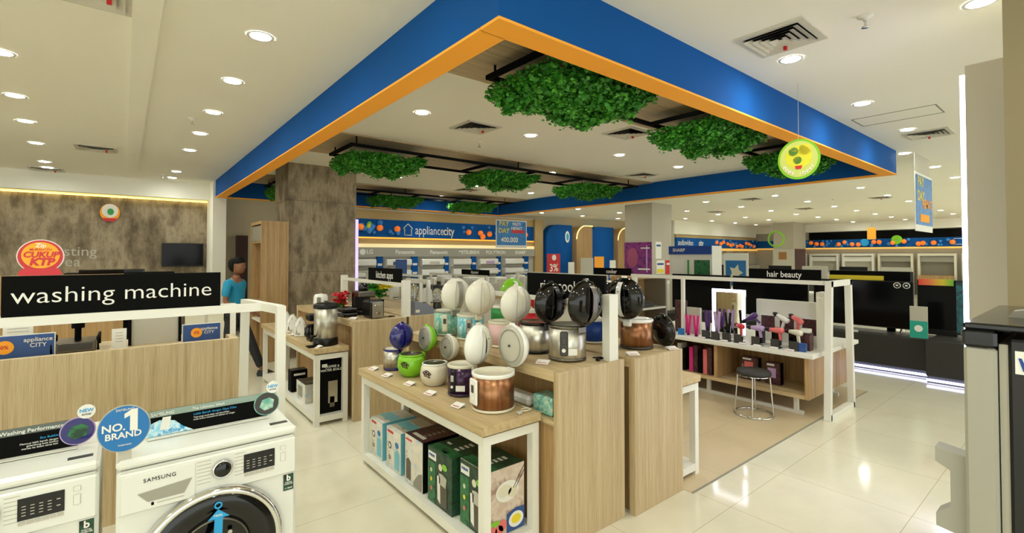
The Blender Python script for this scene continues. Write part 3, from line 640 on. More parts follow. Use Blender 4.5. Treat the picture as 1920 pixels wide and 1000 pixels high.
def cooker(name, label, x, y, z, hinge, r, h, body, trim, lid, inner, lidr=None, panel=None, panel_ang=150, squat=0., group=None, base=None, plate=LGREY, tilt=4, sticker=False, bodylogo=None, pw=.22):
    """opened electric rice cooker; hinge = world direction (deg) of the lid hinge"""
    t = thing(name, label, 'rice cooker', (0, 0, 0), 0, group); lidr = lidr or r * 1.05; base = base or trim
    m = MB()
    if squat: prof = [(r * .72, .012), (r * .95, h * .13), (r * (1 + squat), h * .45), (r * (1 + squat * .6), h * .75), (r * .96, h * .93)]
    else: prof = [(r * .97, .02), (r, .05 * h + .01), (r, h * .9)]
    m.lathe(prof, body, 40); m.build('body').parent = t
    bs = .74 if squat else 1.02; rs = .96 if squat else 1
    m = MB(); m.lathe([(r * .8 * bs, 0), (r * bs, .006), (r * bs, .018), (r * .9 * bs, .024)], base, 36); m.build('base').parent = t
    m = MB(); m.lathe([(r * 1.0 * rs, h * (.92 if squat else .9)), (r * 1.04 * rs, h * .945), (r * 1.03 * rs, h * .985), (r * .95, h), (r * .88, h * .985)], trim, 40, caps=False); m.build('rim').parent = t
    m = MB(); m.lathe([(r * .885, h * .99), (r * .86, h * .985), (r * .84, h * .965), (0, h * .975)], inner, 36, caps=False); m.build('inner_pot').parent = t
    m = MB(); m.box(r * .93, r * 1.16, -r * .28, r * .28, h * .78, h * 1.0, trim, .008); m.build('hinge_block').parent = t
    # lid stands up at +x
    T = Matrix.Translation((r * 1.1, 0, h * 1.0 + .006)) @ Matrix.Rotation(R(90 + tilt), 4, 'Y') @ Matrix.Translation((-lidr * 1.0, 0, 0))
    # after rotation local +z -> +x (outer), lid centre above the hinge
    m = MB(); m.lathe([(lidr, 0), (lidr * 1.02, .012), (lidr * .99, .03), (lidr * .86, .055), (lidr * .55, .078), (lidr * .25, .086), (0, .088)], lid, 44, T=T); L = m.build('lid'); L.parent = t
    m = MB(); m.lathe([(lidr * .98, -.004), (lidr * .98, .002), (lidr * .86, .0), (lidr * .86, -.006), (lidr * .8, -.01), (0, -.012)], plate, 40, T=T)
    m.lathe([(lidr * .8, -.0115), (lidr * .77, -.0155), (lidr * .74, -.0115)], GREY, 40, T=T, caps=False)
    m.cyl((0, 0, -.012), (0, 0, -.02), .008, DGREY, T=T, n=10); m.build('inner_plate').parent = L
    m = MB()
    vs = []; N = 14
    for i in range(N + 1):
        a = -1 + 2 * i / N; xx = a * lidr * .96; zz = .09 * (1 - abs(a) ** 2.6) ** .6 + .006 if abs(a) < 1 else .006
        for b in (-.02, .02): vs.append((xx, b, zz + .006))
    fs = [(2 * i, 2 * i + 1, 2 * i + 3, 2 * i + 2) for i in range(N)]
    m.add(vs, fs, trim, True, T); m.build('lid_band', None, recalc=False).parent = L
    dp = [(1.0, .0), (1.02, .012), (.99, .03), (.86, .055), (.55, .078), (.25, .086), (0, .088)]
    def dome(q):
        for (r1, z1), (r0, z0) in zip(dp[1:], dp[2:]):
            if r0 <= q <= r1: return z0 + (z1 - z0) * (q - r0) / (r1 - r0)
        return .02
    gm = DGREY if lid in (PEARL, WHITEG, CREAM) else LGREY
    if lidr > .115:
        m = MB()
        for s_ in (-1, 1):
            vs = []; N2 = 16
            for i in range(N2 + 1):
                u = -1 + 2 * i / N2; xx = u * lidr * .86; yy = s_ * (.022 + .022 * (1 - u * u))
                for d_ in (-.0016, .0016): vs.append((xx, yy + d_, dome(min(.98, math.hypot(xx, yy + d_) / lidr)) + .0012))
            m.add(vs, [(2 * i, 2 * i + 1, 2 * i + 3, 2 * i + 2) for i in range(N2)], GREY if gm is DGREY else DGREY, True, T)
        m.build('lid_groove', None, recalc=False).parent = L
    m = MB(); m.box(-lidr * 1.09, -lidr * .93, -.02, .02, -.004, .022, trim, .006, T=T); m.build('lid_latch').parent = L
    m = MB(); m.box(-lidr * .45, lidr * .35, -.011, .011, .08, .097, base if base is not trim else trim, .006, T=T); m.build('lid_handle').parent = L
    if panel:
        a = R(panel_ang); ca, sa = math.cos(a), math.sin(a)
        Tp = Matrix.Rotation(a, 4, 'Z') @ Matrix.Translation((r * (1 + squat * .8) - .004, 0, 0))
        m = MB(); m.box(0, .016, -r * pw, r * pw, h * .18, h * .86, panel, .012, T=Tp); P = m.build('control_panel'); P.parent = t
        m = MB(); m.box(.014, .019, -r * .12, r * .12, h * .5, h * .7, DGREY if panel is not BLACK else LGREY, .003, T=Tp); m.build('button').parent = P
        m = MB(); m.cyl((.014, 0, h * .34), (.021, 0, h * .34), r * .1, WHITE, T=Tp, n=16); m.build('indicator').parent = P
    if sticker:
        a = R(sticker); Tp = Matrix.Rotation(a, 4, 'Z') @ Matrix.Translation((r * 1.003, 0, 0))
        m = MB(); m.box(0, .002, -.03, .03, h * .2, h * .38, PAPER, T=Tp); m.build('price_sticker').parent = t
    if bodylogo:
        a = R(bodylogo); Tp = Matrix.Rotation(a, 4, 'Z') @ Matrix.Translation((r * (1 + squat) * .995, 0, h * .58))
        m = MB()
        for yy, zz, rr in ((-.022, .012, .012), (-.008, .02, .01), (.006, .014, .012), (.022, .004, .01), (-.014, -.006, .01), (.004, -.008, .012), (.016, -.018, .008)):
            m.lathe([(rr * .5, 0), (rr, 0), (rr, .004), (rr * .5, .004), (rr * .5, 0)], BROWN, 10, caps=False, T=Tp @ Matrix.Translation((-.003, yy, zz)) @ Matrix.Rotation(R(90), 4, 'Y'))
        m.build('printed_logo').parent = t
    t.location = (x, y, z); t.rotation_euler = (0, 0, R(hinge))
    return t

# ------------------------------------------------------------------ rice cooker island
def step_table(name, label, x0, x1, y0, y1, ztop=.77, side=-1, shelf=.09):
    """white tube frame with a thick oak top; shelf near the floor"""
    t = thing(name, label, 'display table', ((x0 + x1) / 2, (y0 + y1) / 2, 0)); q = .05
    MB().box(x0 - .02, x1, y0 - .02, y1 + .02, ztop - .05, ztop, WOODY).build('table_top', t)
    for x in (x0, x1 - q):
        for y in (y0, y1 - q): MB().box(x, x + q, y, y + q, 0, ztop - .065, WHITE).build('leg', t)
    m = MB(); z = ztop - .115
    m.box(x0, x0 + q, y0 + q, y1 - q, z, z + q, WHITE).box(x1 - q, x1, y0 + q, y1 - q, z, z + q, WHITE).box(x0 + q, x1 - q, y0, y0 + q, z, z + q, WHITE).box(x0 + q, x1 - q, y1 - q, y1, z, z + q, WHITE); m.build('top_frame', t)
    m = MB(); n = 5
    for k in range(n):
        yy = y0 + .03 + (y1 - y0 - .08) * k / (n - 1); m.box(x0 + .01, x0 + .03, yy, yy + .02, ztop - .066, ztop - .05, GOLD)
    m.build('spacer', t)
    MB().box(x0 + .002, x1 - .002, y0 + .002, y1 - .002, shelf - .055, shelf, WHITE).build('shelf', t)
    return t
def counter_block(name, label, x0, x1, y0, y1, zt=1.02, back=False):
    t = thing(name, label, 'display counter', ((x0 + x1) / 2, y0, 0))
    MB().box(x0, x1, y0, y0 + .05, 0, zt, WOOD, .002).build('end_panel', t); MB().box(x0, x1, y1 - .05, y1, 0, zt, WOOD, .002).build('end_panel', t)
    MB().box(x0, x1, y0 + .05, y1 - .05, zt - .06, zt, WOODY).build('counter_top', t)
    MB().box(x0 + (.2 if back else .04), x1 - .04, y0 + .05, y1 - .05, 0, zt - .06, WOODD).build('carcass', t)
    if back:
        MB().box(x0 + .002, x0 + .2, y0 + .05, y1 - .05, .70, .73, WOODY).build('shelf', t); MB().box(x0 + .02, x0 + .2, y0 + .05, y1 - .05, 0, .7, WOODD).build('lower_panel', t)
    return t
step_table('display_table', 'low white-framed oak table carrying the front row of open rice cookers', 1.53, 1.935, 2.13, 3.85)
counter_block('display_counter', 'tall oak counter block directly behind the front row of rice cookers', 1.955, 2.55, 1.975, 3.9, back=True)
counter_block('display_counter', 'second tall oak counter block bearing the copper cooker, beside the walkway', 2.6, 3.165, 1.93, 3.9)
step_table('display_table', 'low white-framed oak table jutting out past the second oak block', 3.19, 3.5, 2.0, 3.8)

# rack over the island
t = thing('sign_rack', 'white post and rail rack rising from the gap between the two oak blocks', 'rack', (2.48, 2.0, 1.02))
MB().box(2.42, 2.505, 1.99, 2.05, 1.02, 1.445, WHITE).build('post', t); MB().box(2.42, 2.505, 3.8, 3.86, 1.02, 1.445, WHITE).build('post', t)
MB().box(2.44, 2.485, 2.05, 3.8, 1.36, 1.395, WHITE).build('sign_rail', t)
t = thing('aisle_sign', 'black rice cooker sign partly hidden behind two dark cooker lids', 'sign', (2.46, 2.4, 1.395))
MB().box(2.45, 2.47, 2.055, 2.83, 1.3955, 1.565, BLACKM).build('board', t)
text('rice cooker', .112, (2.449, 2.44, 1.475), '-X', PAPER, t, 'sign_lettering', -.002, .92)

# front row of cookers
TB = .77
cooker('rice_cooker', 'tiny steel rice cooker with glossy navy blue lid at the far end of the table', 1.72, 3.66, TB, -80, .078, .17, STEELB, NAVY, NAVY, CREAM, lidr=.105, group='front row cookers', sticker=False)
cooker('rice_cooker', 'round lime green rice cooker with open lid', 1.74, 3.38, TB, 0, .095, .17, LIME, LIME, LIME, DSTEEL, lidr=.1, squat=.14, group='front row cookers', plate=ALU, bodylogo=215, tilt=6)
cooker('rice_cooker', 'small round white rice cooker with brown logo and open lid', 1.745, 3.04, TB, 0, .088, .16, CREAM, WHITEG, CREAM, DSTEEL, lidr=.088, squat=.14, group='front row cookers', plate=ALU, bodylogo=210, tilt=6)
cooker('rice_cooker', 'dark purple rice cooker with white domed lid and purple handle stripe', 1.775, 2.72, TB, -70, .096, .205, PURPB, CREAM, WHITEG, CREAM, lidr=.132, panel=BLACK, panel_ang=-90, group='front row cookers', base=PURP, sticker=-60)
cooker('rice_cooker', 'large copper and white rice cooker at the near corner of the table', 1.755, 2.345, TB, 0, .128, .226, COPPERB, WHITEG, WHITEG, CREAM, lidr=.13, panel=WHITEG, panel_ang=172, group='front row cookers', base=CREAM, plate=LGREY, tilt=0, pw=.36)
# upper rows
ZT = 1.02
cooker('rice_cooker', 'green floral rice cooker at the rear of the tall oak counter', 2.16, 3.55, ZT, -90, .108, .215, TEALP, ALU, PEARL, CREAM, lidr=.135, group='upper cookers', panel=CREAM, panel_ang=-130 + 90)
cooker('rice_cooker', 'aqua floral rice cooker with cream domed lid', 2.2, 3.25, ZT, -90, .108, .205, SKYP, CREAM, PEARL, CREAM, lidr=.138, group='upper cookers', panel=ALU, panel_ang=-40)
cooker('rice_cooker', 'pale pink rice cooker with cream lid on the tall oak counter', 2.22, 2.84, ZT, -90, .112, .19, PINK, CREAM, PEARL, CREAM, lidr=.132, group='upper cookers')
cooker('rice_cooker', 'dark-banded steel rice cooker with dark green-black lid', 2.27, 2.53, ZT, -90, .115, .215, STEELB, BLACK, BLACKG, STEEL, lidr=.136, group='upper cookers', base=BLACK, sticker=30)
cooker('rice_cooker', 'largest steel rice cooker with smoky black lid at the front of the tall counter', 2.27, 2.22, ZT, -90, .122, .23, STEELB, DSTEEL, BLACKG, ALU, lidr=.143, group='upper cookers', base=DSTEEL, panel=DGREY, panel_ang=-55, sticker=-30)
cooker('rice_cooker', 'cobalt blue rice cooker with cream base behind the white post', 2.88, 2.53, ZT, -90, .115, .19, BLUED, WHITEG, BLACKG, CREAM, lidr=.14, group='upper cookers', base=CREAM)
cooker('rice_cooker', 'copper rice cooker with black lid on the second oak block', 2.945, 2.17, ZT, -175, .118, .215, COPPERB, WHITEG, BLACKG, WHITEG, lidr=.15, group='upper cookers', base=DGREY)
cooker('rice_cooker', 'leaf green rice cooker seen between two cream lids', 2.82, 3.62, ZT, -90, .11, .2, GREEN, WHITEG, LIME, CREAM, lidr=.13, group='upper cookers')
cooker('rice_cooker', 'bright red rice cooker with red open lid', 2.8, 3.2, ZT, -90, .115, .2, RED, WHITEG, RED, CREAM, lidr=.14, group='upper cookers')
cooker('rice_cooker', 'rice cooker with round glossy black lid at the outer edge of the second block', 3.02, 2.78, ZT, 0, .095, .17, STEELB, BLACK, BLACKG, STEEL, lidr=.13, group='upper cookers')
# black lid standing alone
t = thing('wok_pan', 'glossy black round pan standing on edge beside the copper cooker', 'pan', (3.12, 2.05, ZT))
Tm = Matrix.Translation((3.135, 2.07, ZT + .124)) @ Matrix.Rotation(R(-12), 4, 'Z') @ Matrix.Rotation(R(-96), 4, 'Y')
MB().lathe([(.118, 0), (.12, .006), (.1, .03), (.06, .05), (0, .055)], BLACKG, 40, T=Tm).build('bowl', t); MB().lathe([(.12, -.004), (.124, .002), (.12, .008), (.116, .002), (.12, -.004)], DSTEEL, 40, T=Tm, caps=False).build('rim', t)
# cables
def cable(name, label, pts, m, r=.004):
    t = thing(name, label, 'cable', pts[0]); MB().tube(pts, r, m, 6).build('cord', t); return t
def coil(cx, cy, z, r, n, ph=0):
    return [(cx + (r + .006 * math.sin(k * 1.7)) * math.cos(k * .6 + ph), cy + r * .6 * math.sin(k * .6 + ph), z + .003 + .0015 * (k % 5)) for k in range(n)]
t = cable('power_cable', 'white coiled power cable with plug beside the copper and white cooker', [(1.9, 2.3, .776)] + coil(1.87, 2.17, .776, .035, 24), CREAM); MB().box(1.79, 1.82, 2.14, 2.17, .77, .79, LGREY, .006).build('plug', t)
t = cable('power_cable', 'black coiled power cable beside the white post on the tall counter', [(2.405, 2.12, 1.026)] + coil(2.41, 2.06, 1.026, .03, 22), BLACKM); MB().box(2.36, 2.38, 2.03, 2.06, 1.02, 1.04, BLACK, .005).build('plug', t)
for x, y, l in ((1.585, 3.74, 'beside the navy lidded cooker'), (1.58, 3.47, 'in front of the lime green cooker'), (1.6, 3.14, 'in front of the small white cooker'), (1.6, 2.84, 'in front of the dark purple cooker'), (1.6, 2.5, 'in front of the large copper cooker')):
    price_card(x, y, TB, R(-80), 'small white price card ' + l, 'price cards by the front cookers')
price_card(2.05, 2.22, ZT, R(-60), 'small white price card at the foot of the largest steel cooker', 'price cards on the tall blocks')
price_card(2.7, 2.02, ZT, R(-30), 'white price card by the copper cooker with black lid', 'price cards on the tall blocks')
price_card(3.08, 1.96, ZT, R(-20), 'white price card at the outer corner of the second block', 'price cards on the tall blocks')

# ------------------------------------------------------------------ cartons
def carton(name, label, x0, x1, y0, y1, z0, h, side, top, end, prints=(), group='cartons on the shelf', rz=0):
    """printed carton: side = face towards -x, end = face towards -y"""
    cx, cy = (x0 + x1) / 2, (y0 + y1) / 2; t = thing(name, label, 'carton', (cx, cy, z0), 0, group)
    MB().box(x0, x1, y0, y1, z0, z0 + h, end, .001).build('box', t); z1 = z0 + h; e = .0015
    MB().box(x0 - e, x0, y0 + .002, y1 - .002, z0 + .002, z1 - .002, side).build('side_print', t)
    MB().box(x0 + .002, x1 - .002, y0 + .002, y1 - .002, z1, z1 + e, top).build('top_print', t)
    rr = random.Random(label); Hh = z1 - z0; Wd = y1 - y0
    if Wd > .2 and side is not BLACKM:
        lines = MB(); tm = PAPER if side in (GREENP, DGREENP) else GREY
        for k in range(6): zz = z0 + Hh * (.08 + .06 * k); lines.box(x0 - e * 1.6, x0 - e, y1 - Wd * .05, y1 - Wd * rr.uniform(.2, .3), zz, zz + .004, tm)
        for k in range(3): zz = z0 + Hh * (.6 - .09 * k); lines.box(x0 - e * 1.6, x0 - e, y1 - Wd * .06, y1 - Wd * .13, zz, zz + Wd * .07, LGREY)
        lines.build('print_lines', t)
        lines = MB()
        for k in range(5): xx = x0 + (x1 - x0) * (.2 + .13 * k); lines.box(xx, xx + .02, y0 + Wd * .3, y0 + Wd * .45, z1 + e, z1 + e * 1.6, tm)
        lines.build('print_lines', t)
    for nm, pm, a in prints:   # a = (face, u0,u1,v0,v1) fractions
        f, u0, u1, v0, v1 = a; H = h
        if f == 'X': MB().box(x0 - e * 2, x0 - e, y1 - u0 * (y1 - y0), y1 - u1 * (y1 - y0), z0 + v0 * H, z0 + v1 * H, pm).build(nm, t)
        if f == 'Y': MB().box(x0 + u0 * (x1 - x0), x0 + u1 * (x1 - x0), y0 - e, y0, z0 + v0 * H, z0 + v1 * H, pm).build(nm, t)
        if f == 'Z': MB().box(x0 + u0 * (x1 - x0), x0 + u1 * (x1 - x0), y0 + v0 * (y1 - y0), y0 + v1 * (y1 - y0), z1 + e, z1 + 2 * e, pm).build(nm, t)
    if rz: t.rotation_euler = (0, 0, rz)
    return t
zs = .0915
def pic(t, face, at, poly, m_, name='printed_picture', th=.0006):
    """flat printed shape on a carton face; poly in face coordinates (metres)"""
    MB().prism(poly, at - th, at, m_, 'x' if face == 'X' else 'y').build(name, t)
def oval(c0, c1, a, b_, n=20): return [(c0 + a * math.cos(2 * math.pi * k / n), c1 + b_ * math.sin(2 * math.pi * k / n)) for k in range(n)]
for y0, y1, h, l in ((3.56, 3.78, .29, 'white and blue cooker carton at the far end of the lower shelf'), (3.24, 3.48, .3, 'white and blue cooker carton second from the far end of the shelf')):
    t = carton('carton', l, 1.585, 1.87, y0, y1, zs, h, WBOXP, WBOXP, SKY, (('brand_mark', RED, ('X', .08, .48, .88, .94)), ('top_band', SKY, ('Z', .25, .6, 0, 1)), ('top_grey_panel', LGREY, ('Z', .62, .98, .05, .95))))
    xf = 1.582
    pic(t, 'X', xf, oval(y1 - .06, zs + .17, .026, .026), BROWN); pic(t, 'X', xf - .0006, oval(y1 - .06, zs + .17, .016, .016), PAPER); pic(t, 'X', xf, oval(y1 - .06, zs + .08, .022, .018), GREY)
    pic(t, 'X', xf, [(y0 + .02, zs + .02), (y0 + .02, zs + .15), (y0 + .05, zs + .17), (y0 + .1, zs + .14), (y0 + .1, zs + .02)], SKY); pic(t, 'X', xf, oval(y0 + .06, zs + .2, .03, .022), BLUEC)
t = carton('carton', 'black-topped white cooker carton in the middle of the lower shelf', 1.58, 1.87, 2.9, 3.16, zs, .34, WBOXP, PIXP, BLACKM, (('brand_mark', RED, ('X', .06, .4, .88, .92)), ('top_label', PAPER, ('Z', .1, .2, .2, .8))))
pic(t, 'X', 1.577, [(3.14, .12), (3.14, .25), (3.11, .27), (3.07, .25), (3.07, .12)], DSTEEL); pic(t, 'X', 1.577, [(2.91, .1), (2.91, .22), (2.96, .2), (3.03, .13), (3.03, .1)], GREY); pic(t, 'X', 1.577, oval(2.98, .3, .035, .04), CREAM)
def green_box(l, x0, x1, y0, y1, h, food):
    t = carton('carton', l, x0, x1, y0, y1, zs, h, DGREENP, DGREENP, FOODP if food else DGREENP, (('brand_mark', PAPER, ('X', .04, .36, .79, .93)), ('top_green_band', GREENP, ('Z', .02, .3, .02, .98)), ('top_label', PAPER, ('Z', .05, .1, .35, .5)), ('top_label', PAPER, ('Z', .4, .46, .7, .85))))
    xf = x0 - .003; yc = y0 + (y1 - y0) * .38; z = zs
    pic(t, 'X', xf, [(y1 - .005, z + .005), (y1 - .005, z + h * .75), (y1 - .1, z + h * .75), (y1 - .1, z + .005)], GREENP, 'green_panel', .0003)
    pic(t, 'X', xf - .0004, [(yc - .055, z + .02), (yc - .06, z + h * .42), (yc + .05, z + h * .46), (yc + .06, z + .02)], DSTEEL, 'blender_base_picture')
    pic(t, 'X', xf - .001, [(yc - .045, z + h * .42), (yc - .055, z + h * .6), (yc, z + h * .64), (yc + .04, z + h * .62), (yc + .035, z + h * .44)], LGREY, 'blender_jug_picture')
    pic(t, 'X', xf - .001, [(yc + .02, z + .03), (yc + .055, z + .05), (yc + .06, z + h * .56), (yc + .025, z + h * .58)], PAPER, 'steam_tube_picture')
    pic(t, 'X', xf - .001, oval(yc - .03, z + h * .78, .03, .02), LIME, 'fruit_picture'); pic(t, 'X', xf - .001, oval(yc + .02, z + h * .74, .022, .022), CREAM, 'fruit_picture')
    for k in range(3): pic(t, 'X', xf - .001, oval(y1 - .05, z + h * (.6 - .17 * k), .012, .014), (CREAM, YEL, CORAL)[k], 'vegetable_picture')
    text('PHILIPS', (y1 - y0) * .075, (xf - .0016, y1 - (y1 - y0) * .2, z + h * .87), '-X', BLUED, t, bold=.01)
    return t
green_box('green appliance carton between the black and the food-picture cartons', 1.58, 1.87, 2.53, 2.83, .35, 0)
t = green_box('big green carton with noodle and food pictures at the near corner of the shelf', 1.6, 1.87, 2.19, 2.47, .38, 1)
yf = 2.1865
pic(t, 'Y', yf, oval(1.74, .335, .085, .06, 24), PAPER, 'noodle_picture'); pic(t, 'Y', yf - .0006, oval(1.72, .34, .05, .035), CREAM, 'noodle_picture'); pic(t, 'Y', yf - .0006, oval(1.78, .32, .035, .03), CREAM, 'noodle_picture')
for k in range(2): pic(t, 'Y', yf - .0012, [(1.78 + .02 * k, .34), (1.785 + .02 * k, .34), (1.865, .45 - .03 * k), (1.865, .457 - .03 * k)], BROWN, 'chopstick_picture')
pic(t, 'Y', yf, [(1.735, .095), (1.735, .2), (1.8, .22), (1.868, .215), (1.868, .095)], SIGNB, 'table_cloth_picture'); pic(t, 'Y', yf - .0006, oval(1.805, .155, .055, .045), PAPER, 'plate_picture'); pic(t, 'Y', yf - .0012, oval(1.805, .158, .036, .026), YEL, 'pasta_picture')
for a_, b_ in ((1.635, .13), (1.68, .125), (1.705, .15)): pic(t, 'Y', yf, oval(a_, b_, .03, .032), CORAL, 'tomato_picture')
pic(t, 'Y', yf - .0006, oval(1.65, .175, .035, .014), LIME, 'leaf_picture')

tag(MB().box(2.0, 2.1, 2.3, 2.75, .7305, .8, WHITEG, .02).build('waffle_iron', None, (2.05, 2.5, .73)), 'flat white appliance lying in the open shelf under the tall counter', 'appliance')
tag(MB().box(1.99, 2.12, 2.08, 2.25, .7305, .84, TEALP, .01).build('small_box', None, (2.05, 2.15, .73)), 'small pale green box in the open shelf beside the end panel', 'box')

# ================================================================== KITCHEN APPLIANCE ISLAND
step_table('display_table', 'white-framed oak table with the big water boiler on it', 1.48, 1.81, 4.92, 7.2)
counter_block('display_counter', 'tall oak counter block behind the water boiler table', 1.83, 2.42, 4.82, 6.9)
counter_block('display_counter', 'tall oak counter block with the kitchen sign rack post beside it, second from the boiler', 2.46, 3.1, 4.84, 6.9)
t = thing('sign_rack', 'white rack carrying the kitchen apps sign', 'rack', (2.44, 4.9, 1.02))
for y in (4.88, 6.8): MB().box(2.4, 2.48, y - .035, y + .035, 1.02, 1.42, WHITE).build('post', t)
MB().box(2.42, 2.46, 4.915, 6.765, 1.35, 1.39, WHITE).build('sign_rail', t)
t = thing('sign_rack', 'white rectangular frame rack on the second kitchen block', 'rack', (2.9, 5.2, 1.02))
for y in (5.2, 5.75): MB().box(2.88, 2.92, y - .02, y + .02, 1.02, 1.4, WHITE).build('post', t)
MB().box(2.88, 2.92, 5.22, 5.73, 1.36, 1.4, WHITE).build('rail', t)
t = thing('aisle_sign', 'black kitchen apps sign on a white rack', 'sign', (2.43, 5.5, 1.39))
MB().box(2.425, 2.445, 4.98, 5.9, 1.3905, 1.545, BLACKM).build('board', t); text('kitchen apps', .12, (2.424, 5.42, 1.46), '-X', PAPER, t, 'sign_lettering', .004, .8)
# boiler
x, y, z = 1.64, 5.1, TB
t = thing('water_boiler', 'tall brushed steel water boiler with black base and lid', 'boiler', (x, y, z), 0)
MB().lathe([(.1, .075), (.115, .08), (.115, .38), (.1, .385)], STEELB, 40, (x, y, z)).build('tank', t)
MB().lathe([(.12, .0), (.125, .01), (.12, .07), (.112, .082)], BLACK, 40, (x, y, z)).build('base', t)
MB().lathe([(.118, .38), (.125, .39), (.12, .425), (.09, .435), (.02, .44), (.02, .455), (0, .457)], BLACK, 40, (x, y, z)).build('lid', t)
MB().box(x - .2, x - .1, y - .1, y + .0, z, z + .012, BLACKM, .004).build('drip_tray', t)
MB().tube([(x - .11, y - .03, z + .1), (x - .15, y - .04, z + .11), (x - .16, y - .04, z + .08)], .012, BLACK).build('tap', t)
t = thing('coffee_carafe', 'black drip coffee maker with carafe beside the steel boiler', 'coffee maker', (1.6, 5.42, z))
MB().box(1.56, 1.68, 5.36, 5.5, z, z + .03, BLACK, .005).box(1.63, 1.68, 5.36, 5.5, z + .03, z + .27, BLACK, .005).box(1.55, 1.68, 5.36, 5.5, z + .22, z + .29, BLACK, .01).build('body', t)
MB().lathe([(.04, .03), (.058, .06), (.055, .12), (.035, .17), (.04, .18)], BLACKG, 24, (1.585, 5.43, z)).build('carafe', t); MB().tube([(1.55, 5.4, z + .16), (1.51, 5.38, z + .15), (1.51, 5.38, z + .08), (1.54, 5.4, z + .07)], .007, BLACK).build('handle', t)
# irons
def iron(x, y, lab):
    t = thing('steam_iron', lab, 'iron', (x, y, TB), R(-135), 'white irons')
    t.scale = (1.15,) * 3
    pr = [(-.055, 0), (.055, 0), (.06, .07), (.045, .14), (0, .2), (-.045, .14), (-.06, .07)]
    o = MB().prism(pr, 0, .012, STEEL, 'x').build('soleplate'); o.parent = t
    o = MB().prism([(a * .95, b * .95 + .004) for a, b in pr], .012, .05, WHITEG, 'x').build('body'); o.parent = t
    o = MB().tube([(.05, 0, .03), (.095, 0, .04), (.1, 0, .12), (.05, 0, .16)], .012, WHITEG).build('handle'); o.parent = t
    return t
for k, (yy, l) in enumerate(((6.45, 'white steam iron standing upright, farthest from the boiler'), (6.15, 'white steam iron standing upright, middle of three'), (5.82, 'white steam iron standing upright, nearest the coffee maker'))): iron(1.6, yy, l)
for yy, l in ((5.95, 'in front of the nearest white iron'), (6.3, 'in front of the middle white iron'), (4.98, 'at the foot of the steel boiler')): price_card(1.53, yy, TB, R(-80), 'small white price card ' + l, 'price cards by the boiler')
for yy, l in ((5.02, 'kitchen block'),): price_card(1.9, yy, ZT, R(-60), 'small white price card on the kitchen block beside the black toaster', 'price cards on the kitchen block')
# cartons below
t = carton('carton', 'tall black carton printed coffee and water boiler under the boiler table', 1.555, 1.79, 5.0, 5.2, .0915, .53, BLACKM, BLACKM, BLACKM, (('boiler_picture', STEEL, ('Y', .35, .75, .18, .6)), ('jug_picture', DSTEEL, ('Y', .42, .62, .1, .3)), ('brand_mark', PAPER, ('Y', .08, .3, .88, .94))), 'cartons under the boiler table')
text('COFFEE &\nWATER BOILER', .034, (1.675, 4.9975, .54), '-Y', PAPER, t, bold=.01)
t = carton('carton', 'small black blender carton on the shelf under the irons', 1.54, 1.72, 6.0, 6.14, .0915, .25, BLACKM, DGREY, BLACKM, (('product_picture', STEEL, ('Y', .3, .6, .15, .6)), ('brand_mark', PAPER, ('Y', .15, .85, .75, .85))), 'cartons under the boiler table')
t = carton('carton', 'low white and grey carton beside the black blender carton', 1.54, 1.77, 5.45, 5.78, .0915, .2, WBOXP, DGREY, WBOXP, (('product_picture', GREY, ('X', .2, .7, .2, .8)),), 'cartons under the boiler table')
# items on kitchen blocks
t = thing('toaster', 'black and steel upright toaster at the corner of the kitchen block', 'toaster', (2.13, 4.95, ZT))
MB().box(2.04, 2.2, 4.9, 5.14, ZT + .004, ZT + .19, BLACK, .02).build('body', t); MB().box(2.06, 2.18, 4.888, 4.9, ZT + .01, ZT + .18, STEEL, .004).build('front_plate', t)
MB().box(2.08, 2.16, 4.874, 4.888, ZT + .135, ZT + .15, CHROME, .003).build('lever', t); MB().cyl((2.12, 4.888, ZT + .06), (2.12, 4.875, ZT + .06), .016, CHROME, n=16).build('dial', t)
t = thing('coffee_machine', 'black espresso machine standing behind the toaster', 'coffee machine', (2.15, 5.35, ZT))
MB().box(2.06, 2.26, 5.28, 5.5, ZT, ZT + .05, BLACK, .01).box(2.06, 2.26, 5.42, 5.5, ZT + .05, ZT + .24, BLACK, .01).box(2.06, 2.26, 5.28, 5.5, ZT + .2, ZT + .27, DSTEEL, .012).build('body', t); MB().lathe([(.05, .27), (.055, .3), (.05, .35), (.0, .36)], BLACKG, 20, (2.16, 5.4, ZT)).build('bean_hopper', t)
t = thing('electric_grill', 'low black electric grill beside the red flowers', 'grill', (1.93, 5.2, ZT))
MB().box(1.86, 2.02, 5.2, 5.45, ZT, ZT + .045, BLACK, .012).build('base', t); MB().box(1.86, 2.02, 5.2, 5.45, ZT + .05, ZT + .1, BLACK, .015).build('lid', t); MB().tube([(1.86, 5.24, ZT + .05), (1.83, 5.24, ZT + .055), (1.83, 5.4, ZT + .055), (1.86, 5.4, ZT + .05)], .007, STEEL).build('handle', t)
t = thing('water_kettle', 'white cylindrical electric jar pot far along the kitchen block', 'jar pot', (1.93, 6.2, ZT))
MB().lathe([(.085, 0), (.09, .02), (.085, .16), (.07, .19), (0, .2)], WHITEG, 28, (1.93, 6.2, ZT)).build('body', t); MB().box(1.86, 1.9, 6.1, 6.14, ZT + .08, ZT + .16, GREY, .005).build('control_panel', t)
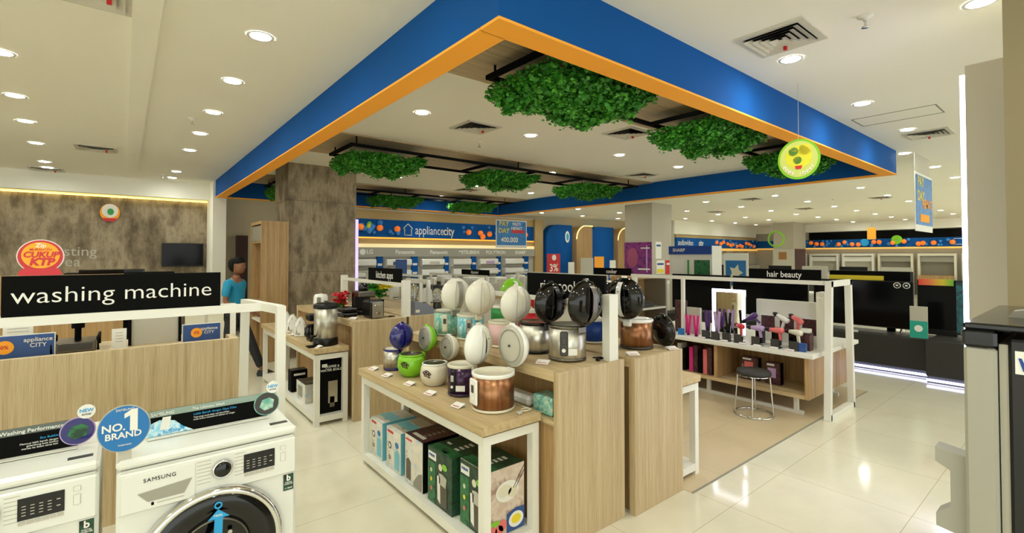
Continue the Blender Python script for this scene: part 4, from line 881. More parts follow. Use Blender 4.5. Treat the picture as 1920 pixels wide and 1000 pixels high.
def petals(m, c, r, n, mm, rnd, s=.03):
    for k in range(n):
        u = Vector((rnd.uniform(-1, 1), rnd.uniform(-1, 1), rnd.uniform(-.7, 1))); u = u.normalized() * r * rnd.uniform(.4, 1); p = Vector(c) + u
        q = Matrix.Rotation(rnd.uniform(0, 6.28), 4, 'Z') @ Matrix.Rotation(rnd.uniform(-1.3, 1.3), 4, 'X')
        m.add([p + q @ Vector((a * s, b * s, h * s)) for a, b, h in ((-1, 0, 0), (-.2, .6, .15), (.9, .2, 0), (1.1, -.1, -.1), (.2, -.6, .1))], [(0, 1, 2, 3, 4)], mm)
rnd = random.Random(3)
t = thing('potted_flower', 'red artificial flowers in a dark pot on the kitchen block', 'flowers', (1.98, 5.62, ZT))
MB().lathe([(.035, 0), (.05, .08), (.045, .08)], BLACKM, 20, (1.98, 5.62, ZT)).build('pot', t)
m = MB(); petals(m, (1.98, 5.62, ZT + .17), .1, 150, RED, rnd, .028); m.build('flower_heads', t, recalc=False)
m = MB(); petals(m, (1.98, 5.62, ZT + .09), .06, 60, LEAF, rnd, .03)
for k in range(6): m.cyl((1.98, 5.62, ZT + .07), (1.98 + .05 * math.cos(k), 5.62 + .05 * math.sin(k), ZT + .15), .003, GREEN, n=5)
m.build('leaves', t, recalc=False)
t = thing('potted_flower', 'green plant with yellow flowers in a black pot behind the white rack', 'flowers', (2.6, 5.95, ZT))
MB().lathe([(.045, 0), (.06, .1), (.05, .1)], BLACKM, 20, (2.6, 5.95, ZT)).build('pot', t)
m = MB(); petals(m, (2.56, 5.95, ZT + .22), .13, 110, LEAF, rnd, .05); m.cyl((2.6, 5.95, ZT + .09), (2.6, 5.95, ZT + .2), .006, GREEN, n=6); m.build('leaves', t, recalc=False)
m = MB(); petals(m, (2.58, 5.85, ZT + .28), .05, 30, YEL, rnd, .04); petals(m, (2.68, 5.85, ZT + .28), .04, 20, YEL, rnd, .035); m.build('flower_heads', t, recalc=False)
t = thing('stand_mixer', 'blue-grey wedge-shaped juicer beside the glass blender jug', 'juicer', (2.72, 4.98, ZT))
N = 12; pr = [(2.56, ZT)] + [(2.56 + .27 * math.sin(k / N * math.pi / 2), ZT + .15 * math.cos(k / N * math.pi / 2)) for k in range(N + 1)]
MB().prism(pr, 4.9, 5.06, mat('slate_blue_plastic', '6f7480', .35), 'y').build('body', t); MB().box(2.57, 2.62, 4.895, 4.9, ZT + .03, ZT + .06, CREAM).build('label', t)
t = thing('blender', 'clear glass blender jug on a pale base behind the wedge juicer', 'blender', (2.72, 5.25, ZT))
MB().lathe([(.06, 0), (.065, .02), (.05, .13)], LGREY, 24, (2.72, 5.25, ZT)).build('base', t); MB().lathe([(.045, .13), (.065, .15), (.075, .34)], GLASS, 24, (2.72, 5.25, ZT)).build('jug', t); MB().lathe([(.077, .34), (.07, .36), (.03, .37), (0, .375)], LGREY, 24, (2.72, 5.25, ZT)).build('lid', t)
t = thing('blender', 'second glass blender with a dark base beside the pale one', 'blender', (2.9, 5.05, ZT))
MB().lathe([(.055, 0), (.06, .02), (.045, .12)], BLACK, 24, (2.92, 5.02, ZT)).build('base', t); MB().lathe([(.04, .12), (.055, .14), (.062, .3)], GLASS, 24, (2.92, 5.02, ZT)).build('jug', t); MB().lathe([(.064, .3), (.05, .32), (0, .33)], BLACK, 24, (2.92, 5.02, ZT)).build('lid', t)
cable('power_cable', 'black power cable lying beside the toaster', [(2.2, 5.0, ZT + .004)] + coil(2.3, 4.93, ZT + .003, .035, 16), BLACKM, .0035)

# ================================================================== WOODEN SHELF UNIT, PERSON
t = thing('shelf_unit', 'tall oak shelf unit with open side beside the concrete column', 'shelf unit', (1.88, 8.4, 0))
MB().box(1.68, 2.085, 8.36, 8.4, 0, 2.25, WOODD).build('side_panel', t); MB().box(1.68, 2.085, 9.12, 9.16, 0, 2.25, WOODD).build('side_panel', t)
MB().box(2.04, 2.085, 8.4, 9.12, 0, 2.25, WOODD).build('back_panel', t); MB().box(1.68, 2.04, 8.4, 9.12, 2.2, 2.25, WOODD).build('top_panel', t)
for z in (.1, .62, .95, 1.9): MB().box(1.7, 2.04, 8.4, 9.12, z, z + .03, WOODD if z != .62 else WHITE).build('shelf', t)
MB().box(1.69, 1.7, 8.4, 9.12, 1.93, 2.18, GREY).build('header_panel', t)
t = thing('rice_bowl', 'small white bowl on the lowest shelf of the oak unit', 'bowl', (1.85, 8.7, .1305)); MB().lathe([(.04, 0), (.07, .05), (.085, .1), (.08, .1), (.06, .04)], WHITEG, 20, (1.85, 8.7, .1305)).build('bowl', t)
struct(MB().box(1.98, 2.2, 12.3, 12.5, 0, 2.15, BROWN), 'door_1')

def skin(name, verts, edges, radii, m, parent, sub=2, root=0):
    me = bpy.data.meshes.new(name); me.from_pydata(verts, edges, []); o = bpy.data.objects.new(name, me); COL.objects.link(o)
    sk = o.modifiers.new('skin', 'SKIN'); sk.use_smooth_shade = True; sk.use_x_symmetry = False
    for k, r in enumerate(radii):
        d = me.skin_vertices[0].data[k]; d.radius = (r, r) if not isinstance(r, tuple) else r; d.use_root = (k == root)
    sb = o.modifiers.new('sub', 'SUBSURF'); sb.levels = sub; sb.render_levels = sub
    dg = bpy.context.evaluated_depsgraph_get(); ev = o.evaluated_get(dg); nm = bpy.data.meshes.new_from_object(ev)
    o.modifiers.clear(); o.data = nm; nm.materials.clear(); nm.materials.append(m); o.parent = parent
    return o
SKIN = mat('skin', '845638', .5); SHIRT = mat('turquoise_shirt', '1187ad', .7); TROU = mat('dark_trousers', '17181c', .7); HAIR = mat('black_hair', '080706', .75, spec=.2); SHOE = mat('black_shoe', '0d0c0b', .3)
pt = thing('person', 'person in turquoise polo shirt and dark trousers walking past the oak shelf unit', 'person', (1.22, 7.62, 0), R(-39))
# local: +x is the walking direction, y across, z up; height 1.64
bv = [(0, 0, .86), (.0, 0, 1.0), (-.01, 0, 1.18), (-.015, 0, 1.32), (.0, 0, 1.385), (.015, 0, 1.44),
      (0, .085, .84), (.17, .09, .47), (.33, .09, .1), (.34, .09, .05),
      (0, -.085, .84), (-.06, -.09, .46), (-.24, -.09, .12), (-.22, -.09, .07),
      (-.02, .17, 1.31), (-.07, .2, 1.06), (.07, .2, .93), (.13, .19, .89),
      (-.02, -.17, 1.31), (-.03, -.2, 1.06), (.14, -.16, .97), (.2, -.13, .97)]
be = [(0, 1), (1, 2), (2, 3), (3, 4), (4, 5), (0, 6), (6, 7), (7, 8), (8, 9), (0, 10), (10, 11), (11, 12), (12, 13), (3, 14), (14, 15), (15, 16), (16, 17), (3, 18), (18, 19), (19, 20), (20, 21)]
br = [.1, .095, .105, .1, .05, .048, .075, .052, .036, .035, .075, .052, .036, .035, .042, .036, .026, .024, .042, .036, .026, .024]
body = skin('body', bv, be, br, SKIN, pt)
m = MB(); hc = (.035, 0, 1.545); m.lathe([(0, -.105), (.04, -.1), (.062, -.07), (.072, -.02), (.076, .03), (.068, .07), (.04, .098), (0, .105)], SKIN, 24, hc, sx=1.12)
m.add([(.105, -.012, 1.56), (.105, .012, 1.56), (.135, 0, 1.53), (.108, -.016, 1.52), (.108, .016, 1.52)], [(0, 1, 2), (0, 2, 3), (1, 4, 2), (2, 4, 3)], SKIN)
m.lathe([(0, -.012), (.01, -.008), (.012, 0), (.01, .012), (0, .016)], SKIN, 10, (.02, -.078, 1.54)).lathe([(0, -.012), (.01, -.008), (.012, 0), (.01, .012), (0, .016)], SKIN, 10, (.02, .078, 1.54))
for s in (-1, 1): m.lathe([(0, -.005), (.006, 0), (0, .005)], HAIR, 8, (.103, s * .028, 1.556))
m.box(.1, .112, -.02, .02, 1.493, 1.499, mat('lips', '7a4238', .5), .002)
o = m.build('head'); o.parent = pt
m = MB(); m.lathe([(.08, .022), (.085, .045), (.078, .078), (.055, .1), (.03, .113), (0, .117)], HAIR, 24, (.02, 0, 1.56), sx=1.14, caps=False)
m.lathe([(.03, -.085), (.06, -.06), (.078, -.01), (.08, .04), (.066, .08), (.03, .105), (0, .11)], HAIR, 24, (-.03, 0, 1.555), sx=.92, caps=False)
for k in range(14): a = R(-65 + k * 10); m.beam((.02 + .078 * math.cos(a) * 1.05, .075 * math.sin(a), 1.61), (.02 + .055 * math.cos(a), .05 * math.sin(a), 1.67), .02, .016, HAIR)
m.lathe([(0, -.02)], HAIR) if 0 else None ; o = m.build('hair'); o.parent = pt
sv = [(0, 0, .88), (0, 0, 1.0), (-.01, 0, 1.18), (-.015, 0, 1.31), (.0, 0, 1.385), (-.02, .165, 1.315), (-.06, .2, 1.12), (-.02, -.165, 1.315), (-.03, -.2, 1.12)]
skin('shirt', sv, [(0, 1), (1, 2), (2, 3), (3, 4), (3, 5), (5, 6), (3, 7), (7, 8)], [.122, .118, .125, .12, .062, .06, .058, .06, .058], SHIRT, pt)
tv = [(0, 0, .88), (0, .085, .82), (.17, .09, .47), (.32, .09, .11), (0, -.085, .82), (-.06, -.09, .46), (-.23, -.09, .14)]
skin('trousers', tv, [(0, 1), (1, 2), (2, 3), (0, 4), (4, 5), (5, 6)], [.115, .092, .068, .055, .092, .068, .055], TROU, pt)
for x, y, pz, pi in ((.34, .09, 0, 0), (-.24, -.09, .02, -20)):
    T = Matrix.Translation((x - .0, y, pz)) @ Matrix.Rotation(R(-pi), 4, 'Y')
    o = MB().prism([(-.06, 0), (.17, 0), (.19, .025), (.14, .05), (.04, .09), (-.05, .09), (-.07, .04)], -.042, .042, SHOE, 'y', T=T).build('shoe'); o.parent = pt
for (x, y, z), dx, dy in (((.13, .19, .89), .06, -.03), ((.2, -.13, .97), .05, .05)):
    hv = [(x, y, z), (x + dx, y + dy * .3, z - .03)]; hr = [.024, .026]; he = [(0, 1)]
    for k in range(4):
        a = (k - 1.5) * .017; b = len(hv); L_ = (.045, .052, .05, .04)[k]
        hv += [(x + dx + .025, y + dy * .3 + a, z - .045), (x + dx + .025 + L_ * .5, y + dy * .3 + a, z - .045 - L_ * .6)]; hr += [.0095, .008]; he += [(1, b), (b, b + 1)]
    b = len(hv); hv += [(x + dx * .6, y + dy * .3 - .035, z - .025), (x + dx * .9, y + dy * .3 - .045, z - .05)]; hr += [.01, .008]; he += [(0, b), (b, b + 1)]
    skin('hand', hv, he, hr, SKIN, pt, 1)

# ================================================================== AIR CONDITIONER WALL
t = thing('wall_display', 'long gold and blue display wall headed appliance city with air conditioners', 'display wall', (8.5, 13.9, 0))
XA, XB, YW = 4.95, 12.35, 13.9
MB().box(XA, XB, YW, 13.995, 2.80, 3.1, GOLD).build('upper_gold_panel', t); MB().box(XA, XB, YW - .02, YW, 3.08, 3.1, WHITE).build('cornice', t)
bn = MB().box(XA, XB, YW - .02, 13.995, 2.26, 2.8, BLUE).build('blue_banner', t)
MB().box(XA, XB, YW - .03, 13.995, 2.215, 2.255, mat('amber_led', 'ff9c2e', .5, emit=.8)).build('amber_light_line', t)
MB().box(XA, XB, YW, 13.995, 2.05, 2.215, GOLD).build('gold_panel', t)
MB().box(XA, XB, YW - .05, 13.995, 1.94, 2.05, mat('glow_panel', 'f0dca6', .5, emit=.3)).build('lit_cornice', t)
MB().box(XA, XB, YW - .08, 13.995, 1.66, 1.94, ALU).build('brand_strip', t)
MB().box(XA, XB, YW, 13.995, 0, 1.66, LGREY).build('back_board', t)
MB().box(XB, 12.78, YW - .1, 13.995, 0, 3.1, GOLD).build('end_pilaster', t)
rnd = random.Random(11)
orb = [(5.45, 2.55), (6.05, 2.54), (6.62, 2.52), (9.3, 2.5), (9.8, 2.48), (9.9, 2.36), (10.2, 2.46), (11.9, 2.48)]
def balls(pts, r, m_, nm, parent, n=14):
    """first ball is built, the others are copies of it"""
    b0 = None
    for p in pts:
        rr = p[3] if len(p) > 3 else r
        if b0 is None: b0 = MB().lathe([(0, -1), (.38, -.92), (.7, -.7), (.92, -.38), (1, 0), (.92, .38), (.7, .7), (.38, .92), (0, 1)], m_, n).build(nm); o = b0
        else: o = b0.copy(); COL.objects.link(o)
        o.parent = parent; off = Vector((0, 0, 0)); q = parent
        while q is not None: off += Vector(q.location); q = q.parent
        o.location = Vector(p[:3]) - off; o.scale = (rr,) * 3
balls([(x, YW - .05, z) for x, z in orb], .1, ORB, 'orange_ball', bn)
pts = []
for k in range(34):
    x = rnd.choice([rnd.uniform(5.1, 6.7), rnd.uniform(9.05, 12.2)]); pts.append((x, YW - .04, rnd.uniform(2.36, 2.72), rnd.uniform(.05, .09)))
balls(pts, .07, BLB, 'blue_ball', bn, 12)
text('appliance', .4, (7.25, YW - .03, 2.5), '-Y', PAPER, bn, 'lettering', 0, .72, 'LEFT'); text('city', .4, (8.3, YW - .03, 2.5), '-Y', PAPER, bn, 'lettering', .012, .74, 'LEFT')
m = MB(); P_ = [(6.88, 2.34), (6.88, 2.54), (6.84, 2.55), (7.0, 2.7), (7.16, 2.55), (7.12, 2.54), (7.12, 2.34)]
m.tube([(a, YW - .03, b) for a, b in P_], .014, PAPER, 6, True); m.build('house_logo', bn)
disc(MB(), (5.72, YW - .05, 2.55), .1, '-Y', LIME, .01, 1.7).build('green_badge', bn); disc(MB(), (5.72, YW - .065, 2.55), .06, '-Y', YEL, .01, 1.7).build('green_badge_centre', bn)
for x, s in ((5.72, 'LG'), (6.88, 'Panasonic'), (8.1, 'Panasonic'), (9.3, 'MITSUBISHI'), (10.46, 'POLYTRON'), (11.62, 'SHARP')): text(s, .17, (x, YW - .085, 1.8), '-Y', PAPER, t, 'brand_lettering', .02)
disc(MB(), (5.5, YW - .085, 1.8), .09, '-Y', PAPER, .004).build('round_logo', t)
for x0, x1 in ((5.95, 6.15), (7.12, 7.34), (8.32, 8.5), (9.42, 9.62), (10.55, 10.72), (11.8, 12.05)):
    p = MB().box(x0, x1, YW - .06, YW, .95, 1.66, BLUE).build('blue_column', t)
    for z in (1.38, 1.1): MB().box(x0 + .03, x1 - .03, YW - .065, YW - .06, z, z + .07, PAPER).build('price_plate', p)
def aircon(x0, x1, z, label):
    t = thing('air_conditioner', label, 'air conditioner', ((x0 + x1) / 2, YW, z), 0, 'wall-mounted air conditioners')
    MB().prism([(YW - .005, z), (YW - .15, z + .04), (YW - .2, z + .09), (YW - .2, z + .23), (YW - .16, z + .26), (YW - .005, z + .26)], x0, x1, WHITEM, 'x').build('casing', t)
    MB().box(x0 + .04, x1 - .04, YW - .185, YW - .13, z + .035, z + .05, DGREY).build('air_slot', t)
    return t
acs = ((5.2, 5.88, 'far-left'), (6.22, 7.05, 'kitchen'), (7.42, 8.25, 'third'), (8.6, 9.32, 'fourth'), (9.7, 10.48, 'fifth'), (10.82, 11.7, 'sixth'))
names = ['beside the concrete column', 'between the two first blue columns', 'under the middle of the appliance city lettering', 'under the word city', 'above the dispenser sign', 'at the arch end of the wall']
for (a, b, _), nmx in zip(acs, names):
    aircon(a, b, 1.32, 'white air conditioner in the upper row, ' + nmx); aircon(a, b, .98, 'white air conditioner in the lower row, ' + nmx)
text('', .1, (0, 0, 0), '-Y', PAPER, t) if 0 else None
for x, c, s in ((6.42, SIGNB, 'small'), (7.7, LGREY, 'pale'), (9.95, LILAC, 'lilac')):
    tag(MB().box(x, x + .35, YW - .215, YW - .205, 1.4, 1.5, c).build('promotion_sticker', None, (x, YW - .2, 1.4)), '%s sticker on the front of an upper-row air conditioner' % {'small': 'dark blue', 'pale': 'pale grey', 'lilac': 'lilac'}[s], 'sticker')
# white appliances standing before the wall
for k, (x, y, h, wd) in enumerate(((5.25, 13.1, .95, .55), (6.0, 13.1, .9, .5), (6.7, 13.1, .95, .5), (7.5, 13.1, 1.0, .55), (8.3, 13.1, .92, .5), (9.1, 13.1, .95, .55), (9.9, 13.1, .95, .5), (10.7, 13.1, 1.0, .55), (11.5, 13.1, .9, .5))):
    t = thing('chest_appliance', 'white upright appliance in the row below the wall-mounted air conditioners', 'appliance', (x, y, 0), 0, 'white appliances below the air conditioners')
    MB().box(x, x + wd, y, y + .5, .02, h, WHITEM, .02).build('cabinet', t); MB().box(x + .05, x + wd - .05, y - .004, y, h * .55, h - .08, LGREY).build('front_panel', t); MB().box(x + .03, x + wd - .03, y + .02, y + .48, 0, .02, DGREY).build('base', t)
# hanging pay-day poster
t = thing('hanging_poster', 'blue pay day poster hung from wires before the appliance city wall', 'poster', (8.9, 11.0, 1.9))
MB().box(8.33, 9.5, 11.0, 11.01, 1.92, 2.74, PAPER).build('backing', t); MB().box(8.36, 9.47, 10.995, 11.0, 2.0, 2.71, CTNG).build('printed_face', t)
text('PAY\nDAY', .2, (8.62, 10.993, 2.52), '-Y', YEL, t, bold=.02); text('400.000', .2, (8.83, 10.992, 2.15), '-Y', PAPER, t, bold=.02); text('PASTI\nHEMAT', .13, (9.1, 10.993, 2.56), '-Y', PAPER, t, bold=.02)
MB().box(8.9, 9.4, 10.993, 10.996, 2.36, 2.46, RED).build('red_banner', t)
for x in (8.4, 9.4): MB().cyl((x, 11.005, 2.74), (x, 11.005, ZC), .003, LGREY, n=5).build('wire', t)
t = thing('hanging_poster', 'white-bordered blue poster hung edge-on near the far end of the front band', 'poster', (9.8, 1.75, 2.07))
MB().box(9.22, 10.36, 1.745, 1.755, 2.07, 2.97, PAPER).build('backing', t); MB().box(9.25, 10.33, 1.74, 1.745, 2.17, 2.93, CTNG).build('printed_face', t); MB().box(9.22, 10.2, 1.747, 1.753, 2.97, ZC, mat('clear_film', 'cfcac0', .3, alpha=.45)).build('clear_film', t)
text('PAY\nDAY', .22, (9.55, 1.738, 2.72), '-Y', YEL, t, bold=.02); text('HEMAT', .2, (9.95, 1.738, 2.5), '-Y', ORANGE, t, bold=.02); MB().box(9.5, 10.1, 1.737, 1.739, 2.22, 2.34, ORANGE).build('orange_box', t)
# round hanging disc
t = thing('hanging_disc', 'round yellow-green promotion disc hanging outside the blue front band', 'disc sign', (4.70, 1.70, 2.565), R(8))
def ldisc(r, x, m_, nm, rz=1.):
    b = MB(); disc(b, (x, 0, 0), r, '-X', m_, .003, rz, 40); o = b.build(nm); o.parent = t; return o
ldisc(.168, 0, LIME, 'rim', 1.08); ldisc(.15, -.004, mat('pale_lime', 'c9d06a', .4), 'face', 1.08)
for (a, b, r, c) in ((.0, .02, .105, mat('sun_yellow', 'dcd62a', .4)), (.04, .07, .04, GREEN), (-.05, .08, .05, YEL), (.01, -.01, .035, GREEN)):
    bb = MB(); disc(bb, (-.008, a, b), r, '-X', c, .001); o = bb.build('printed_shape'); o.parent = t
o = MB().prism([(-.03, -.06), (.03, -.06), (.02, -.09), (-.02, -.09)], -.012, -.009, RED, 'x').build('flower_pot_shape'); o.parent = t
for k, ch in enumerate('HOME IDEAL'):
    a = R(-150 + k * 13.2); 
    if ch != ' ':
        o = text(ch, .036, (0, 0, 0), '-X', PAPER, None, 'lettering', .02); o.parent = t; o.location = (-.012, -.128 * math.cos(a) , .135 * math.sin(a))
        o.rotation_euler = (R(90), 0, R(-90))
o = MB().cyl((0, 0, .18), (0, 0, ZC - 2.565), .002, LGREY, n=5).build('wire'); o.parent = t

# arches
t = thing('arched_panels', 'pair of tall blue arched wall panels with lit curved wooden reveals', 'arch panels', (15.5, 13.8, 0))
def arch(x0, x1, r, z1):
    return [(x0, 0), (x0, z1 - r)] + [(x0 + r - r * math.cos(a), z1 - r + r * math.sin(a)) for a in [R(q) for q in range(10, 91, 10)]] + [(x1, z1), (x1, 0)]
for x0, x1, x2 in ((12.85, 14.3, 15.28), (15.3, 16.95, 18.4)):
    MB().prism(arch(x0, x1, .6, 2.93), 13.7, 13.995, BLUE, 'y').build('blue_arch', t)
    MB().prism(arch(x1, x2 - .02, .55, 2.9), 13.45, 13.995, WOODD, 'y').build('wooden_reveal', t)
    MB().tube([(a, 13.44, b) for a, b in arch(x1, x2 - .02, .55, 2.92)[1:-1]], .018, LEDY, 6).build('light_line', t)
disc(MB(), (14.0, 13.68, 2.45), .13, '-Y', PAPER, .01, 1.8).build('oval_badge', t); disc(MB(), (14.0, 13.665, 2.45), .07, '-Y', CYAN, .008, 2.).build('oval_badge_centre', t)
# standing red sign etc
def stand_sign(name, label, x0, x1, y, z0, z1, m_, txt=None, zb=0, tc=None):
    t = thing(name, label, 'sign', ((x0 + x1) / 2, y, zb))
    MB().box(x0, x1, y, y + .02, z0, z1, m_).build('printed_board', t); MB().box((x0 + x1) / 2 - .02, (x0 + x1) / 2 + .02, y + .02, y + .05, zb, z1 - .1, LGREY).build('post', t); MB().box(x0, x1, y - .1, y + .15, zb, zb + .02, LGREY).build('foot', t)
    if txt: text(txt, (z1 - z0) * .45, ((x0 + x1) / 2, y - .003, z0 + (z1 - z0) * .38), '-Y', tc or PAPER, t, bold=.02)
    return t
t = stand_sign('stand_sign', 'red standing sign with a white number 3 before the blue arch', 11.3, 11.92, 12, .95, 1.75, RED, '3%')
disc(MB(), (11.62, 11.995, 1.62), .1, '-Y', PAPER, .004).build('white_mark', t)
stand_sign('stand_sign', 'plain white standing board between the blue arches', 12.55, 12.85, 12.2, .7, 1.45, PAPER)
stand_sign('stand_sign', 'wide pale standing board before the second blue arch', 13.3, 14.0, 12.3, .8, 1.6, LGREY)
stand_sign('stand_sign', 'standing poster with orange picture before the second blue arch', 14.2, 14.75, 12.4, .8, 1.65, ORANGE)
stand_sign('stand_sign', 'small white poster with yellow foot before the wooden reveal', 15.0, 15.35, 12.3, .8, 1.5, PAPER)

# ================================================================== MID-GROUND ISLANDS (dispenser, cooker)
def rail_island(label, x0, x1, y0, y1, zt=1.0, body=WHITE, top=WOODY, front=None):
    t = thing('display_counter', label, 'display counter', ((x0 + x1) / 2, y0, 0))
    MB().box(x0, x1, y0, y1, zt - .05, zt, top).build('counter_top', t); MB().box(x0 + .04, x1 - .04, y0 + .04, y1 - .04, .08, zt - .05, body).build('carcass', t); MB().box(x0 + .1, x1 - .1, y0 + .1, y1 - .1, 0, .08, DGREY).build('plinth', t)
    return t
def rack(label, x, y0, y1, z0, z1, sign=None, sy=None, sz=None, n=2, lab2=None, ts=.1, tsx=.8):
    t = thing('sign_rack', label, 'rack', (x, (y0 + y1) / 2, z0))
    for k in range(n):
        y = y0 + (y1 - y0) * k / (n - 1); MB().box(x - .025, x + .025, y - .025, y + .025, z0, z1, WHITE).build('post', t)
    MB().box(x - .02, x + .02, y0 + .025, y1 - .025, z1 - .04, z1, WHITE).build('rail', t)
    if sign:
        s = thing('aisle_sign', lab2, 'sign', (x, sum(sy) / 2, sz[0])); MB().box(x - .01, x + .01, sy[0], sy[1], sz[0] + .0006, sz[1], BLACKM).build('board', s)
        text(sign, ts, (x - .012, sum(sy) / 2, sum(sz) / 2), '-X', PAPER, s, 'sign_lettering', .006, tsx)
rail_island('white display counter with water dispensers in front of the air conditioner wall', 5.6, 6.6, 7.8, 10.2, .85)
rack('white rack with the small dispenser sign', 5.7, 7.85, 10.1, .85, 1.29, 'dispenser', (7.75, 8.75), (1.29, 1.4), 3, 'small black dispenser sign before the air conditioner wall', .09, .8)
rail_island('oak counter of the cooker island behind the copper rice cooker', 5.4, 6.0, 4.9, 7.2, .95)
rack('white rack with the small cooker sign', 5.94, 4.95, 7.15, .95, 1.39, 'cooker', (4.47, 5.2), (1.391, 1.5), 3, 'small black cooker sign behind the rice cooker sign', .09, .8)
t = thing('shelf_cabinet', 'open-fronted oak cabinet with a white shelf holding a tabletop stove', 'cabinet', (6.35, 4.45, 0))
MB().box(5.92, 5.96, 4.4, 4.85, 0, 1.38, WOODD).build('side_panel', t); MB().box(6.74, 6.78, 4.4, 4.85, 0, 1.38, ALU).build('side_panel', t); MB().box(5.96, 6.74, 4.8, 4.85, 0, 1.38, WOODD).build('back_panel', t)
MB().box(5.96, 6.74, 4.4, 4.8, 1.34, 1.38, WOODD).build('top_panel', t); MB().box(5.96, 6.74, 4.4, 4.8, .86, .89, WHITE).build('shelf', t); MB().box(5.96, 6.74, 4.42, 4.8, 0, .6, WOODD).build('lower_cupboard', t)
t = thing('gas_stove', 'small grey and black tabletop stove on the white cabinet shelf', 'stove', (6.25, 4.55, .8905)); MB().box(6.0, 6.5, 4.45, 4.75, .8905, .96, DGREY, .01).build('body', t); MB().box(6.02, 6.48, 4.47, 4.73, .965, .97, STEEL).build('hob_plate', t); MB().lathe([(.05, 0), (.05, .04), (.02, .05)], BLACK, 16, (6.12, 4.6, .97)).build('burner', t); MB().lathe([(.05, 0), (.05, .02), (.02, .03)], BLACK, 16, (6.36, 4.6, .97)).build('burner', t)
# dispensers on the white counter
rnd = random.Random(5)
for k in range(6):
    y = 7.95 + k * .38; t = thing('water_dispenser', 'white boxy appliance standing on the white counter by the dispenser sign', 'dispenser', (5.95, y, .85), 0, 'dispensers on the white counter')
    MB().box(5.85, 6.15, y, y + .26, .85, 1.12 + .05 * (k % 3), WHITEM if k % 3 else LGREY, .02).build('body', t); MB().box(5.842, 5.85, y + .04, y + .22, 1.0, 1.08, DGREY if k % 2 else SIGNB).build('front_panel', t)
for k in range(5):
    y = 5.1 + k * .42; t = thing('gas_cooker', 'low black and steel cooker on the cooker island', 'cooker', (5.7, y, .95), 0, 'cookers on the cooker island')
    MB().box(5.5, 5.85, y, y + .3, .95, 1.03, BLACKG if k % 2 else STEEL, .01).build('body', t); MB().lathe([(.06, 0), (.06, .02), (.03, .03)], DGREY, 16, (5.68, y + .15, 1.03)).build('burner', t)
# second line of racks seen over the cookers (fans, kitchenware)
rail_island('long white counter with small appliances in front of the dispenser counter', 3.9, 4.6, 7.4, 11.0, .85)
rack('long white rail rack behind the kitchen island', 4.0, 7.45, 10.95, .85, 1.36, None, n=4)
cols = [WHITEM, LGREY, SIGNB, WHITEM, CREAM, DGREY, WHITEM]
for k in (0, 1, 3, 4, 5, 6, 7):
    y = 7.55 + k * .42 + (.06 if k > 2 else 0); t = thing('countertop_appliance', 'small pale countertop appliance in the row behind the kitchen island', 'appliance', (4.2, y, .85), 0, 'countertop appliances behind the kitchen island')
    c = cols[k % 7]; MB().lathe([(.1, 0), (.11, .03), (.1, .2), (.06, .26), (0, .27)], c, 20, (4.25, y + .12, .85)).build('body', t); MB().lathe([(.105, 0), (.11, .012), (.1, .02)], DGREY, 20, (4.25, y + .12, .85)).build('base', t)
t = thing('oven', 'dark front oven on the white counter behind the kitchen island', 'oven', (4.25, 7.5, 1.1))
t.location.z = .85; MB().box(4.4, 4.58, 7.6, 8.1, .85, 1.15, BROWN, .01).build('casing', t); MB().box(4.392, 4.4, 7.64, 8.0, .9, 1.1, BLACKG).build('door', t)
stand_sign('stand_sign', 'blue poster stand showing a phone-like picture above the kitchen apps sign', 4.05, 4.28, 8.52, 1.28, 1.62, SIGNB, None, .85)

# ================================================================== HAIR BEAUTY ISLAND
t = thing('beauty_counter', 'white-topped oak cabinet island with open bays holding hair appliances', 'counter', (6.2, 2.0, 0))
HX0, HX1, HY0, HY1, HZ = 5.5, 6.85, 1.92, 4.2, .68
MB().box(HX0 - .05, HX1 + .05, HY0 - .06, HY1, HZ - .045, HZ, WHITE, .004).build('worktop', t)
MB().box(HX0, HX1, HY0, HY0 + .04, .2, HZ - .045, WOODD).build('end_panel', t); MB().box(HX0, HX1, HY1 - .05, HY1, .2, HZ - .045, WOODD).build('end_panel', t)
MB().box(HX0, HX1, HY0 + .04, HY1 - .05, .2, .24, WOODY).build('bottom_board', t); MB().box(HX0 + .55, HX0 + .58, HY0 + .04, HY1 - .05, .24, HZ - .045, WOODD).build('back_board', t)
for y in (2.9, 3.55): MB().box(HX0, HX0 + .55, y, y + .04, .24, HZ - .045, WOODD).build('divider', t)
MB().box(HX0 + .58, HX1, HY0 + .04, HY1 - .05, .24, HZ - .045, WOODD).build('rear_carcass', t)
for x in (HX0 + .12, HX1 - .16):
    MB().box(x, x + .04, HY0 + .1, HY1 - .1, .0, .04, WHITE).build('floor_rail', t)
    for y in (HY0 + .15, (HY0 + HY1) / 2, HY1 - .2): MB().box(x, x + .04, y, y + .04, .04, .2, WHITE).build('leg', t)
t = thing('sign_rack', 'white A-frame rack straddling the end of the hair beauty island', 'rack', (6.0, 1.79, 0)); q = .06
MB().beam((5.63, 1.79, 0), (5.71, 1.79, 1.43), q, q, WHITE, (0, 1, 0)).build('post', t); MB().beam((6.37, 1.79, 0), (6.3, 1.79, 1.43), q, q, WHITE, (0, 1, 0)).build('post', t)
MB().beam((5.68, 1.79, 1.40), (6.33, 1.79, 1.40), q, q, WHITE, (0, 1, 0)).build('top_bar', t); MB().beam((5.63, 1.79, .03), (6.38, 1.79, .03), q, q, WHITE, (0, 1, 0)).build('foot_bar', t)
MB().box(5.71, 5.75, 1.82, 4.3, 1.385, 1.43, WHITE).build('sign_rail', t); MB().box(5.69, 5.76, 4.22, 4.27, 0, 1.385, WHITE).build('rear_post', t); MB().box(5.71, 5.75, 3.46, 3.5, HZ + .001, 1.385, WHITE).build('middle_post', t)
